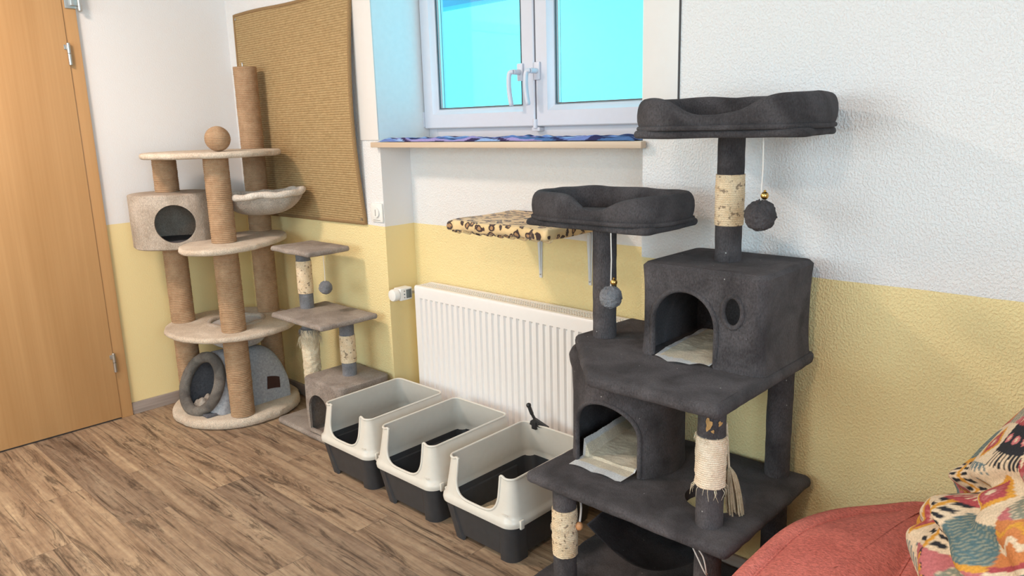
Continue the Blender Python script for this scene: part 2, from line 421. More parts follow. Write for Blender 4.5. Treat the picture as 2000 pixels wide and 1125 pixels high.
def tube(b, pts, r, seg=8, closed=False, squash=1.0):
    pts = [Vector(p) for p in pts]; n = len(pts); rings = []; up = Vector((0, 0, 1))
    prev = None
    for i, p in enumerate(pts):
        a = pts[(i-1) % n] if (closed or i > 0) else p; c = pts[(i+1) % n] if (closed or i < n-1) else p
        t = (c-a).normalized()
        if prev is None:
            u = up.cross(t) if abs(t.dot(up)) < 0.95 else Vector((1, 0, 0)).cross(t)
        else: u = prev-t*prev.dot(t)
        u.normalize(); prev = u; v = t.cross(u)
        rr = r[i] if isinstance(r, (list, tuple)) else r
        rings.append([p+(u*math.cos(2*PI*j/seg)+v*math.sin(2*PI*j/seg)*squash)*rr for j in range(seg)])
    if closed: rings.append(rings[0])
    if closed:
        vr = [[b.verts.new(p) for p in q] for q in rings[:-1]]
        for i in range(n):
            k = (i+1) % n
            for j in range(seg):
                l = (j+1) % seg; b.faces.new((vr[i][j], vr[i][l], vr[k][l], vr[k][j]))
    else: loft(b, rings)
    return b
def smoothpath(pts, n=8, closed=False):
    P = [Vector(p) for p in pts]; m = len(P); out = []
    rng = range(m) if closed else range(m-1)
    for i in rng:
        p0 = P[(i-1) % m] if closed or i > 0 else P[i]; p1 = P[i]; p2 = P[(i+1) % m]; p3 = P[(i+2) % m] if closed or i < m-2 else P[i+1]
        for j in range(n):
            t = j/n; out.append(0.5*((2*p1)+(-p0+p2)*t+(2*p0-5*p1+4*p2-p3)*t*t+(-p0+3*p1-3*p2+p3)*t**3))
    if not closed: out.append(P[-1])
    return out
def sphere(b, c, r, seg=20, sz=1.0):
    m = Matrix.Translation(c) @ Matrix.Diagonal((1, 1, sz, 1))
    bmesh.ops.create_uvsphere(b, u_segments=seg, v_segments=seg//2+2, radius=r, matrix=m); return b
def cyl(b, p0, p1, r, seg=20, r2=None):
    p0, p1 = Vector(p0), Vector(p1); d = p1-p0
    q = d.to_track_quat('Z', 'Y').to_matrix().to_4x4(); q.translation = (p0+p1)/2
    bmesh.ops.create_cone(b, cap_ends=True, segments=seg, radius1=r, radius2=r if r2 is None else r2, depth=d.length, matrix=q); return b
def grid(b, nu, nv, f, closed_u=False):
    vr = [[b.verts.new(f(i/(nu if closed_u else nu-1), j/(nv-1))) for i in range(nu)] for j in range(nv)]
    for j in range(nv-1):
        for i in range(nu if closed_u else nu-1):
            k = (i+1) % nu; b.faces.new((vr[j][i], vr[j][k], vr[j+1][k], vr[j+1][i]))
    return vr
def to_me(b, name='m'):
    me = bpy.data.meshes.new(name); bmesh.ops.recalc_face_normals(b, faces=b.faces[:]); b.to_mesh(me); b.free(); return me
def boolean(bA, cutters):
    """returns a mesh: A minus each cutter"""
    a = bpy.data.objects.new('a', to_me(bA)); C.objects.link(a); tmp = []
    for c in cutters:
        co = bpy.data.objects.new('c', to_me(c)); C.objects.link(co); tmp.append(co)
        md = a.modifiers.new('b', 'BOOLEAN'); md.operation = 'DIFFERENCE'; md.solver = 'EXACT'; md.object = co
    dg = bpy.context.evaluated_depsgraph_get(); me = bpy.data.meshes.new_from_object(a.evaluated_get(dg))
    for o in tmp+[a]: bpy.data.objects.remove(o)
    return me
def paint(me, fn, attr='pattern', mat=None):
    n = len(me.vertices); co = np.empty(n*3, dtype=np.float32); me.vertices.foreach_get('co', co); co = co.reshape(-1, 3)
    col = np.ones((n, 4), dtype=np.float32); col[:, :3] = fn(co)
    a = me.color_attributes.new(attr, 'FLOAT_COLOR', 'POINT'); a.data.foreach_set('color', col.reshape(-1))

# ------------------------------------------------------------------ room shell
RX, RY, RZ = 5.3, -4.3, 2.6          # room extents
X0, X1, YR, YW, ZS = 1.225, 2.535, 0.16, 0.25, 1.31   # recess, window depth, sill height
b = bmesh.new(); quadface(b, [(-0.1, RY-0.1, 0), (RX+0.1, RY-0.1, 0), (RX+0.1, YR+0.02, 0), (-0.1, YR+0.02, 0)]); struct(obj('floor', b, 'floor', smooth=False))
b = bmesh.new(); quadface(b, [(-0.1, RY-0.1, RZ), (RX+0.1, RY-0.1, RZ), (RX+0.1, 0.4, RZ), (-0.1, 0.4, RZ)]); struct(obj('ceiling', b, 'white_only', smooth=False))
b = bmesh.new(); ZT = 2.35
quadface(b, [(-0.01, 0, 0), (X0, 0, 0), (X0, 0, RZ), (-0.01, 0, RZ)])
quadface(b, [(X1, 0, 0), (RX, 0, 0), (RX, 0, RZ), (X1, 0, RZ)])
quadface(b, [(X0, 0, ZT), (X1, 0, ZT), (X1, 0, RZ), (X0, 0, RZ)])
bmesh.ops.remove_doubles(b, verts=b.verts[:], dist=0.0001)
struct(obj('wall_back', b, 'wall', smooth=False))
b = bmesh.new()
quadface(b, [(X0, YR, 0), (X1, YR, 0), (X1, YR, ZS-0.02), (X0, YR, ZS-0.02)])
quadface(b, [(X0, YR, ZS-0.02), (X1, YR, ZS-0.02), (X1, YW+0.1, ZS-0.02), (X0, YW+0.1, ZS-0.02)])
bmesh.ops.remove_doubles(b, verts=b.verts[:], dist=0.0001)
struct(obj('wall_recess', b, 'wall', smooth=False))
b = bmesh.new()
for x in (X0, X1): quadface(b, [(x, 0, 0), (x, YR, 0), (x, YR, ZS-0.02), (x, 0, ZS-0.02)])
struct(obj('trim_4', b, 'wall_smooth', smooth=False))
b = bmesh.new()
for x in (X0, X1): quadface(b, [(x, 0, ZS-0.02), (x, YW+0.08, ZS-0.02), (x, YW+0.08, ZT), (x, 0, ZT)])
quadface(b, [(X0, 0, ZT), (X1, 0, ZT), (X1, YW+0.08, ZT), (X0, YW+0.08, ZT)])
struct(obj('trim_5', b, 'reveal', smooth=False))
b = bmesh.new()   # door wall, with an opening left for the door
quadface(b, [(0, RY, 0), (0, -1.75, 0), (0, -1.75, RZ), (0, RY, RZ)]); quadface(b, [(0, -1.75, 2.05), (0, -0.75, 2.05), (0, -0.75, RZ), (0, -1.75, RZ)])
quadface(b, [(0, -0.75, 0), (0, 0, 0), (0, 0, RZ), (0, -0.75, RZ)])
struct(obj('wall_left', b, 'wall_smooth', smooth=False))
b = bmesh.new()   # right wall with a window opening
ya, yb, za, zb = -3.1, -1.5, 0.95, 2.2
for q in ((RY, ya, 0, RZ), (yb, 0, 0, RZ), (ya, yb, 0, za), (ya, yb, zb, RZ)):
    quadface(b, [(RX-0.15, q[0], q[2]), (RX-0.15, q[1], q[2]), (RX-0.15, q[1], q[3]), (RX-0.15, q[0], q[3])])
struct(obj('wall_right', b, 'wall', smooth=False))
b = bmesh.new(); xa, xb = 0.8, 3.0
for q in ((0, xa, 0, RZ), (xb, RX, 0, RZ), (xa, xb, 0, za), (xa, xb, zb, RZ)):
    quadface(b, [(q[0], RY+0.15, q[2]), (q[1], RY+0.15, q[2]), (q[1], RY+0.15, q[3]), (q[0], RY+0.15, q[3])])
struct(obj('wall_front', b, 'wall', smooth=False))
# skirting
b = bmesh.new(); box(b, 0, 0.012, -0.712, 0, 0, 0.06, 0.003); struct(obj('baseboard_left', b, 'skirt'))
b = bmesh.new(); box(b, 0.0125, X0, -0.012, 0, 0, 0.06, 0.003); box(b, X1, RX-0.16, -0.012, 0, 0, 0.06, 0.003)
struct(obj('baseboard_back', b, 'skirt_x'))
# smooth cover panels either side of the window
b = bmesh.new(); box(b, 1.093, X0, -0.006, 0, ZS+0.008, RZ, 0.001); struct(obj('trim_1', b, 'panel'))
b = bmesh.new(); box(b, X1, 2.655, -0.006, 0, ZS+0.008, RZ, 0.001); struct(obj('trim_2', b, 'panel'))
b = bmesh.new(); box(b, 2.6555, 2.659, -0.004, 0, ZS+0.008, RZ); struct(obj('trim_3', b, 'darkgap'))
# sill
b = bmesh.new(); box(b, 1.205, 2.552, -0.035, -0.0065, ZS-0.022, ZS, 0.004); box(b, X0+0.001, X1-0.001, -0.0064, YW+0.03, ZS-0.019, ZS, 0.001)
s = struct(obj('trim_6', b, 'sill'))

# ------------------------------------------------------------------ window
wroot = bpy.data.objects.new('window_1', None); C.objects.link(wroot); wroot.location = (X0, YW, ZS); struct(wroot)
def wobj(name, bm, mat, parent=wroot): 
    if parent is wroot:
        bmesh.ops.translate(bm, verts=bm.verts[:], vec=(-X0, -YW, -ZS)); return obj(name, bm, mat, wroot)
    o = obj(name, bm, mat, parent); return o
zt = 2.32
def ring_frame(b, x0, x1, z0, z1, w_, y0, y1, bev=0.003):
    box(b, x0, x0+w_, y0, y1, z0, z1, bev); box(b, x1-w_, x1, y0, y1, z0, z1, bev)
    box(b, x0+w_, x1-w_, y0, y1, z0, z0+w_, bev); box(b, x0+w_, x1-w_, y0, y1, z1-w_, z1, bev)
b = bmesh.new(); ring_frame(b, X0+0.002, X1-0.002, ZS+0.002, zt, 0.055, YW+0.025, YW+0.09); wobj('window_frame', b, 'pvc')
def sash(x0, x1, z0, z1, hside):
    # mitred profile: flat face, then bevelled bead stepping back to the glass
    prof = [(0.0, 0.0), (0.004, -0.004), (0.058, -0.004), (0.064, 0.004), (0.078, 0.016), (0.082, 0.045), (0.0, 0.045)]
    b = bmesh.new(); rings = []
    for d, y in prof:
        rings.append([(x0+d, YW+y, z0+d), (x1-d, YW+y, z0+d), (x1-d, YW+y, z1-d), (x0+d, YW+y, z1-d)])
    rings.append(rings[0]); vr = [[b.verts.new(p) for p in r] for r in rings[:-1]]
    for i in range(len(vr)):
        k = (i+1) % len(vr)
        for j in range(4): b.faces.new((vr[i][j], vr[i][(j+1) % 4], vr[k][(j+1) % 4], vr[k][j]))
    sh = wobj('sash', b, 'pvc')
    d = 0.0825
    def sub(name, bm, mat): bmesh.ops.translate(bm, verts=bm.verts[:], vec=(-X0, -YW, -ZS)); return obj(name, bm, mat, sh)
    b = bmesh.new(); ring_frame(b, x0+d-0.001, x1-d+0.001, z0+d-0.001, z1-d+0.001, 0.004, YW+0.018, YW+0.022, 0); sub('gasket', b, 'gasket')
    b = bmesh.new(); ring_frame(b, x0+d-0.004, x1-d+0.004, z0+d-0.004, z1-d+0.004, 0.007, YW+0.0445, YW+0.046, 0); sub('outer_gasket', b, 'gasket')
    b = bmesh.new(); ring_frame(b, x0+d-0.002, x1-d+0.002, z0+d-0.002, z1-d+0.002, 0.006, YW+0.031, YW+0.042, 0); sub('glazing_reflection', b, 'whiteplastic')  # white ring stands in for the pale reflection band inside the glazing
    b = bmesh.new(); box(b, x0+d-0.002, x1-d+0.002, YW+0.026, YW+0.030, z0+d-0.002, z1-d+0.002); sub('pane', b, 'glass')
    # handle: rosette, neck, lever
    hx = (x1-0.064) if hside > 0 else (x0+0.014); hz = 1.562
    b = bmesh.new(); box(b, hx-0.014, hx+0.014, YW-0.014, YW-0.004, hz-0.033, hz+0.033, 0.004)
    cyl(b, (hx, YW-0.010, hz), (hx, YW-0.050, hz), 0.010)
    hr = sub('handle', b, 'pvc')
    dx = -0.004
    pth = smoothpath([(hx, YW-0.048, hz), (hx-0.008+dx, YW-0.056, hz-0.004), (hx-0.012+dx, YW-0.058, hz-0.035), (hx-0.012+dx, YW-0.055, hz-0.08), (hx-0.006+dx, YW-0.052, hz-0.125)], 6)
    b = bmesh.new(); tube(b, pth, [0.012]+[0.0125]*(len(pth)-2)+[0.009], 12, squash=0.75); 
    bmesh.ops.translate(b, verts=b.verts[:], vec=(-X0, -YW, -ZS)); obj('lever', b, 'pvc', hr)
    return sh
XM = 1.884
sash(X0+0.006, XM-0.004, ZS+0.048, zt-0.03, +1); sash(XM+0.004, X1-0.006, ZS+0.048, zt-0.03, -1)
b = bmesh.new(); box(b, XM-0.0038, XM+0.0038, YW+0.006, YW+0.03, ZS+0.05, zt-0.03); wobj('mullion_gap', b, 'gasket')
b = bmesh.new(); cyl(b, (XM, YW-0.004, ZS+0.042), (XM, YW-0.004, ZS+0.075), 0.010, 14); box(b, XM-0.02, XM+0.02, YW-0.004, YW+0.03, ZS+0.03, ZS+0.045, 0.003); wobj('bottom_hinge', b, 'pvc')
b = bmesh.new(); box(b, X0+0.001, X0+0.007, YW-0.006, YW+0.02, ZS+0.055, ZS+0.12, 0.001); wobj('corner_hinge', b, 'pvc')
# concrete edge of the light shaft outside
b = bmesh.new(); box(b, -0.4, 3.2, 0.70, 0.80, 1.945, 2.03, 0.004); tag(obj('shaft_beam', b, 'lightwell', loc=(0, 0, 0)), 'pale blue beam outside, seen high through the left window pane', 'beam')

# cloth along the sill
def cloth_on_sill():
    b = bmesh.new()
    def f(u, v):
        x = 1.245+u*1.275; y = -0.028+v*0.20
        h = 0.010+0.012*max(0, mnoise.noise(Vector((x*7, y*14, 3))))+0.006*mnoise.noise(Vector((x*21, y*30, 1)))
        h *= min(1, v*14+0.15)*min(1, (1-v)*8+0.1)*min(1, u*40+0.2)*min(1, (1-u)*40+0.2)
        return (x, y+0.006*mnoise.noise(Vector((x*6, 0, 9))), ZS+0.0015+max(0.0, h))
    grid(b, 260, 44, f)
    ext = bmesh.ops.extrude_face_region(b, geom=b.faces[:])
    bmesh.ops.translate(b, verts=[g for g in ext['geom'] if isinstance(g, bmesh.types.BMVert)], vec=(0, 0, -0.001))
    me = to_me(b)
    def fn(co):
        x, y = co[:, 0], co[:, 1]
        s = y*55+x*3.0+1.3*np.sin(x*9)+0.6*np.sin(x*23+y*40)
        k = np.floor(s).astype(int) % 6
        pal = np.array([(0.03, 0.03, 0.10), (0.16, 0.22, 0.50), (0.30, 0.42, 0.70), (0.05, 0.03, 0.09), (0.35, 0.28, 0.55), (0.08, 0.16, 0.36)])
        return pal[k]
    paint(me, fn); o = obj('sill_cloth', me, 'sillcloth')
    tag(o, 'crumpled blue and purple striped cloth lying along the window sill', 'cloth')
cloth_on_sill()

# ------------------------------------------------------------------ door
droot = bpy.data.objects.new('door_1', None); C.objects.link(droot); droot.location = (0, -0.765, 0); struct(droot)
def dobj(name, bm, mat, parent=None):
    bmesh.ops.translate(bm, verts=bm.verts[:], vec=(0, 0.765, 0)); return obj(name, bm, mat, parent or droot)
b = bmesh.new(); box(b, -0.03, 0.018, -0.768, -0.7125, 0, 2.056, 0.003); box(b, -0.03, 0.018, -1.74, -0.768, 1.99, 2.056, 0.003); box(b, -0.03, 0.018, -1.79, -1.735, 0, 2.056, 0.003); dobj('door_frame', b, 'door')
b = bmesh.new(); box(b, -0.02, 0.0235, -1.735, -0.769, 0.008, 1.985, 0.002); dobj('door_leaf', b, 'door')
b = bmesh.new(); box(b, -0.02, 0.014, -1.735, -0.71, 0.0, 0.0078); dobj('door_gap_shade', b, 'darkgap')  # dark strip stands in for the shade in the gap under the door
for hz in (0.289, 1.724):
    b = bmesh.new(); cyl(b, (0.030, -0.768, hz+0.003), (0.030, -0.768, hz+0.046), 0.0078, 16); cyl(b, (0.030, -0.768, hz-0.046), (0.030, -0.768, hz+0.001), 0.0078, 16)
    sphere(b, (0.030, -0.768, hz+0.046), 0.0078, 12, 0.5); box(b, 0.0236, 0.027, -0.785, -0.770, hz+0.02, hz+0.04, 0.001)
    dobj('hinge', b, 'metal')
b = bmesh.new(); box(b, 0.0185, 0.024, -0.757, -0.700, 1.920, 2.03, 0.001); box(b, 0.024, 0.04, -0.737, -0.706, 1.93, 2.03, 0.004)
cyl(b, (0.034, -0.700, 1.912), (0.034, -0.700, 2.03), 0.009, 18); sphere(b, (0.034, -0.700, 1.912), 0.009, 14, 0.5); cyl(b, (0.034, -0.700, 1.932), (0.034, -0.700, 1.935), 0.0105, 18)
cyl(b, (0.024, -0.745, 1.93), (0.026, -0.745, 1.93), 0.003, 10)
dobj('hook_fitting', b, 'metal')

# ------------------------------------------------------------------ socket, thermostat, radiator
so = thing('wall_socket', 'white wall socket with child cover beside the sisal mat', 'socket', (1.182, 0, 1.010))
b = bmesh.new(); box(b, -0.040, 0.040, -0.009, 0, -0.040, 0.040, 0.003); obj('cover_plate', b, 'whiteplastic', so)
b = bmesh.new(); cyl(b, (0, -0.010, 0), (0, -0.0150, 0), 0.0215, 32); obj('safety_insert', b, 'whiteplastic', so)
b = bmesh.new(); box(b, -0.0015, 0.0015, -0.0165, -0.0145, -0.014, 0.014, 0.0005); box(b, -0.024, 0.024, -0.0100, -0.0088, -0.0335, -0.0315); obj('slot', b, 'raddark', so)

ra = thing('radiator', 'long white ribbed panel radiator under the window', 'radiator', (1.345, 0.045, 0.10))
RW, RH, RD = 1.06, 0.60, 0.10
def radpanel():
    b = bmesh.new(); pitch = 0.0333; xs = []; k = int(RW/pitch)-1
    st = (RW-k*pitch)/2
    cols = [(0, 0)]
    for i in range(k):
        x = st+i*pitch
        cols += [(x+0.002, 0), (x+0.007, 1), (x+0.0145, 1), (x+0.0195, 0)]
    cols.append((RW, 0))
    zr = [(0.0, 0), (0.035, 0), (0.043, 1), (RH-0.060, 1), (RH-0.052, 0), (RH-0.012, 0)]
    def vy(c, r): return 0.0085 if (c and r) else 0.0
    vr = [[b.verts.new((x, vy(c, r), z)) for x, c in cols] for z, r in zr]
    for j in range(len(zr)-1):
        for i in range(len(cols)-1): b.faces.new((vr[j][i], vr[j][i+1], vr[j+1][i+1], vr[j+1][i]))
    # rolled top edge
    top = [(RH-0.006, 0.001), (RH-0.002, 0.004), (RH, 0.009), (RH, 0.014), (RH-0.004, 0.016), (RH-0.02, 0.016)]
    last = [vr[-1][0], vr[-1][-1]]
    line = vr[-1]
    for z, y in top:
        nl = [b.verts.new((x, y, z)) for x, c in cols]
        for i in range(len(cols)-1): b.faces.new((line[i], line[i+1], nl[i+1], nl[i]))
        line = nl
    return b
obj('front_panel', radpanel(), 'rad', ra, angle=30)
b = bmesh.new(); box(b, 0, RW, RD-0.012, RD, 0, RH, 0.003); obj('back_panel', b, 'rad', ra)
for x in (0, RW-0.003):
    b = bmesh.new(); box(b, x, x+0.003, 0.012, RD-0.012, 0.01, RH-0.002, 0.001); obj('side_cover', b, 'rad', ra)
b = bmesh.new()
box(b, 0.003, RW-0.003, 0.017, 0.022, RH-0.010, RH-0.001); box(b, 0.003, RW-0.003, RD-0.022, RD-0.0125, RH-0.010, RH-0.001)
nsl = 88
for i in range(nsl):
    x = 0.006+i*(RW-0.012)/nsl; box(b, x, x+0.0055, 0.0222, RD-0.0222, RH-0.006, RH-0.002)
for y in (0.036, 0.05, 0.064): box(b, 0.004, RW-0.004, y, y+0.003, RH-0.0062, RH-0.0018)
obj('top_grille', b, 'rad', ra, smooth=False)
b = bmesh.new(); box(b, 0.005, RW-0.005, 0.02, RD-0.014, 0.05, RH-0.05); obj('convector', b, 'raddark', ra, smooth=False)
for x in (0.15, RW-0.19):
    b = bmesh.new(); box(b, x, x+0.03, RD-0.001, RD+0.015, 0.05, RH-0.03); obj('wall_bracket', b, 'rad', ra)

th = thing('thermostat', 'white electronic radiator thermostat with small grey display', 'thermostat', (1.300, 0.0, 0.664))
b = bmesh.new(); box(b, -0.024, 0.024, -0.015, 0.050, -0.027, 0.027, 0.006, 3); obj('housing', b, 'whiteplastic', th)
b = bmesh.new(); lathe(b, [(0.022, 0.0), (0.0265, 0.004), (0.0265, 0.022), (0.0245, 0.028), (0.016, 0.030)], 32)
bmesh.ops.rotate(b, verts=b.verts[:], cent=(0, 0, 0), matrix=Matrix.Rotation(PI/2, 3, 'X')); bmesh.ops.translate(b, verts=b.verts[:], vec=(0, -0.0155, 0)); obj('dial', b, 'whiteplastic', th)
b = bmesh.new(); box(b, 0.0238, 0.0250, 0.016, 0.044, -0.019, 0.019, 0.0005); obj('display', b, 'lcd', th)
for z in (-0.014, 0.0, 0.014):
    b = bmesh.new(); cyl(b, (0.0238, 0.006, z), (0.0252, 0.006, z), 0.0032, 10); obj('button', b, 'lcd' if z == 0 else 'raddark', th)
b = bmesh.new(); cyl(b, (0, 0.048, 0), (0, 0.098, 0), 0.012, 16); cyl(b, (0, 0.09, 0), (0.052, 0.09, 0), 0.009, 14); sphere(b, (0, 0.092, 0), 0.015, 14); obj('valve', b, 'metal', th)

# ------------------------------------------------------------------ sisal mat on wall
def wall_mat():
    t = thing('wall_scratch_mat', 'large brown woven sisal mat hung on the wall left of the window', 'mat', (0.6, -0.01, 1.44))
    W0, W1, Z0, Z1 = 0.100, 1.097, 0.948, 1.935
    def surf(u, v):
        x = W0+(W1-W0)*u; z = Z0+(Z1-Z0)*v
        x += -0.006*math.sin(PI*v)*max(0, u-0.5)*2.0
        z += 0.003*math.sin(u*9)*(1 if v > 0.5 else 0)*abs(v-0.5)*2+0.010*u*(1-v)
        y = -0.010-0.026*math.sin(PI*v)*u**3-0.004*math.sin(PI*v)
        return Vector((x-0.6, y+0.01, z-1.44))
    b = bmesh.new(); grid(b, 60, 60, surf)
    ext = bmesh.ops.extrude_face_region(b, geom=b.faces[:]); bmesh.ops.translate(b, verts=[g for g in ext['geom'] if isinstance(g, bmesh.types.BMVert)], vec=(0, 0.006, 0))
    obj('weave', b, 'mat', t, angle=60)
    pts = []
    n = 50; cr = 0.022
    per = [(i/n, 0) for i in range(n)]+[(1, i/n) for i in range(n)]+[(1-i/n, 1) for i in range(n)]+[(0, 1-i/n) for i in range(n)]
    b = bmesh.new(); p3 = [surf(u, v)+Vector((0, 0.003, 0)) for u, v in per]
    tube(b, p3, 0.0085, 8, True); obj('binding', b, 'binding', t)
    for (u, v) in ((0.018, 0.018), (0.982, 0.018), (0.018, 0.982), (0.982, 0.982)):
        q = surf(u, v); b = bmesh.new(); cyl(b, (q.x, q.y-0.004, q.z), (q.x, q.y+0.004, q.z), 0.0055, 12); obj('nail', b, 'metal', t)
    q = surf(0.145, 0.76)
wall_mat()

# ------------------------------------------------------------------ shelf with leopard fleece
sh = thing('cat_shelf', 'leopard print fleece covered shelf on wall brackets above the radiator', 'shelf', (2.085, YR, 1.04))
SX0, SX1, SY0, SZ0, SZ1 = 1.845, 2.325, -0.205, 1.008, 1.045
b = plate_bm([(p[0]-2.085, p[1]-YR) for p in rrect(SX0, SX1, SY0, YR-0.002, 0.014)], SZ0-1.04, SZ1-1.04, 0.014, 0.004, seed=3); obj('fleece_cover', b, 'leopard', sh)
b = bmesh.new()
for i in range(9):
    x = SX0+0.03+i*0.052; p = smoothpath([(x, SY0+0.008, SZ0+0.004), (x+0.012, SY0+0.03, SZ0-0.006), (x+0.03, SY0+0.02, SZ0+0.002)], 5)
    tube(b, [q-Vector((2.085, YR, 1.04)) for q in p], 0.006, 8)
obj('tucked_fold', b, 'leopard', sh)
for bx in (1.975, 2.212):
    b = bmesh.new(); rel = Vector((2.085, YR, 1.04))
    zb0 = 0.792
    prof = [(bx-0.006, zb0), (bx+0.006, zb0), (bx+0.014, SZ0-0.001), (bx-0.014, SZ0-0.001)]
    vs1 = [b.verts.new((p[0]-rel.x, -0.0005, p[1]-rel.z)) for p in prof]; vs2 = [b.verts.new((p[0]-rel.x, -0.005, p[1]-rel.z)) for p in prof]
    b.faces.new(vs1); b.faces.new(vs2[::-1])
    for i in range(4): b.faces.new((vs1[i], vs1[(i+1) % 4], vs2[(i+1) % 4], vs2[i]))
    tube(b, [(bx-rel.x, -0.005, zb0+0.015-rel.z), (bx-rel.x, -0.010, SZ0-0.03-rel.z), (bx-rel.x, -0.04, SZ0-0.008-rel.z)], [0.003, 0.009, 0.008], 8)
    box(b, bx-0.012-rel.x, bx+0.012-rel.x, -0.33, -0.001, SZ0-0.006-rel.z, SZ0-0.001-rel.z)
    br = obj('bracket', b, 'bracket', sh, angle=30)
    b = bmesh.new(); cyl(b, (bx-rel.x, -0.004, zb0+0.013-rel.z), (bx-rel.x, -0.0062, zb0+0.013-rel.z), 0.004, 10); obj('screw', b, 'raddark', br)

# ------------------------------------------------------------------ corner cat tree, beige with three thick rope posts
FP, LP, BP = (0.563, -0.407), (0.186, -0.479), (0.331, -0.101)
ct = thing('cat_tree', 'tall beige corner cat tree with three thick brown rope posts', 'cat tree', (0, 0, 0))
PR = 0.055
def cobj(n, bm, m, p=None, **k): return obj(n, bm, m, p or ct, **k)
cobj('base_board', plate_bm(ellipse(0.330, -0.318, 0.308, 0.300, p=2.1), 0.0, 0.05, 0.02, 0.002), 'beige')
def fray_front(a, z):
    k = 0.0
    if 0.18 < z < 0.80: k = 0.0022*mnoise.noise(Vector((math.cos(a)*14, math.sin(a)*14, z*120)))+0.0008
    return k
cobj('post', rope_post(FP, 0.05, 0.437, PR, fray=fray_front), 'rope'); cobj('post', rope_post(FP, 0.463, 0.853, PR, fray=fray_front), 'rope'); cobj('post', rope_post(FP, 0.880, 1.258, PR, fray=lambda a, z: 0), 'rope')
cobj('post', rope_post(LP, 0.05, 0.437, PR), 'rope'); cobj('post', rope_post(LP, 0.463, 0.845, PR), 'rope'); cobj('post', rope_post(LP, 1.098, 1.258, PR), 'rope')
cobj('post', rope_post(BP, 0.05, 0.437, PR), 'rope'); cobj('post', rope_post(BP, 0.463, 0.853, PR), 'rope'); cobj('post', rope_post(BP, 0.880, 1.258, PR), 'rope'); cobj('post', rope_post(BP, 1.284, 1.67, PR), 'rope')
# platform with sunken bowl
HC = (0.385, -0.305)
pl = plate_bm(ellipse(0.388, -0.330, 0.312, 0.300, p=2.1), 0.436, 0.464, 0.013, 0.002)
b = bmesh.new(); lathe(b, [(0.128, 0.40), (0.128, 0.50)], 48, HC); me = boolean(pl, [b]); cobj('lower_platform', me, 'beige')
b = bmesh.new(); pth = [(HC[0]+0.128*math.cos(2*PI*i/48), HC[1]+0.128*math.sin(2*PI*i/48), 0.460+0.004*math.sin(7*i)) for i in range(48)]; tube(b, pth, 0.012, 10, True); cobj('hole_rim', b, 'greige')
b = bmesh.new(); prof = [(0.122, 0.456), (0.126, 0.436), (0.147, 0.428), (0.150, 0.415), (0.146, 0.40), (0.128, 0.365), (0.10, 0.345), (0.05, 0.336), (0.002, 0.334), (0.002, 0.338), (0.05, 0.341), (0.098, 0.351), (0.122, 0.37), (0.138, 0.402), (0.140, 0.418), (0.120, 0.430), (0.116, 0.452)]
rings = [[(HC[0]-0.005+r*(1+0.02*math.sin(5*a)+0.02*math.sin(11*a+z*60))*math.cos(a), HC[1]+0.005+r*(1+0.02*math.sin(5*a)+0.02*math.sin(11*a+z*60))*math.sin(a), z) for a in [2*PI*i/64 for i in range(64)]] for r, z in prof]
loft(b, rings); cobj('bowl', b, 'bowl')
cobj('middle_platform', plate_bm(ellipse(0.518, -0.332, 0.318, 0.190, math.radians(-58), p=2.2), 0.852, 0.880, 0.013, 0.002, seed=5), 'beige')
cobj('top_platform', plate_bm(ellipse(0.395, -0.340, 0.303, 0.290, math.radians(28), p=2.2), 1.257, 1.284, 0.013, 0.002, seed=8), 'beige')
# round cubby
CC, CA, CB = (0.243, -0.484), 0.196, 0.166; crot = math.radians(43.5)
def cub(poly, z0, z1): return plate_bm(poly, z0, z1, 0.012, 0.002, 0.010)
outer = cub(ellipse(CC[0], CC[1], CA, CB, crot, 96, 2.05), 0.845, 1.098)
inner = bmesh.new(); pp = ellipse(CC[0], CC[1], CA-0.014, CB-0.014, crot, 96, 2.05); loft(inner, [[(x, y, 0.860) for x, y in pp], [(x, y, 1.084) for x, y in pp]])
hd = Vector((0.86, -0.51, 0)).normalized(); hc = Vector((CC[0], CC[1], 0.966))+Vector((0.725, 0.688, 0))*0.022
hol = bmesh.new(); cyl(hol, hc+hd*0.06, hc+hd*0.40, 0.087, 48)
cobj('cubby', boolean(outer, [inner, hol]), 'greige')
b = bmesh.new(); pp = ellipse(CC[0], CC[1], CA-0.0155, CB-0.0155, crot, 96, 2.05); loft(b, [[(x, y, 0.8605) for x, y in pp], [(x, y, 0.876) for x, y in pp]]); cobj('cubby_cushion', b, 'darkfelt')
# basket
BC = Vector((0.583, -0.205, 1.080)); BRd = 1.0
b = bmesh.new()
def bowl(u, v):
    a = 2*PI*u; r = BRd*math.sin(min(1, v*1.0)*PI/2)**0.8; wr = 1+0.02*math.sin(6*a)*v+0.015*math.sin(13*a+3)
    z = -0.095*math.cos(v*PI/2)**1.1
    p, q = 0.180*r*wr*math.cos(a), 0.140*r*wr*math.sin(a)
    return BC+Vector((0.725*p-0.688*q, 0.688*p+0.725*q, z+0.004*math.sin(3*a)*v+0.012*math.cos(a)*v))
grid(b, 64, 16, lambda u, v: bowl(u, 0.02+0.98*v), True)
bmesh.ops.solidify(b, geom=b.faces[:], thickness=0.006)
bo = cobj('basket', b, 'canvas')
b = bmesh.new(); tube(b, [bowl(i/56, 1.0)+Vector((0, 0, 0.003*math.sin(i*0.9))) for i in range(56)], [0.0150+0.0015*math.sin(i*1.7) for i in range(56)], 10, True); obj('basket_rim', b, 'canvas', bo)
b = bmesh.new()
cyl(b, (BP[0]+0.04, BP[1]-0.02, 1.045), BC+Vector((-0.10, 0.03, -0.05)), 0.008, 10); obj('support_arm', b, 'metal', bo)
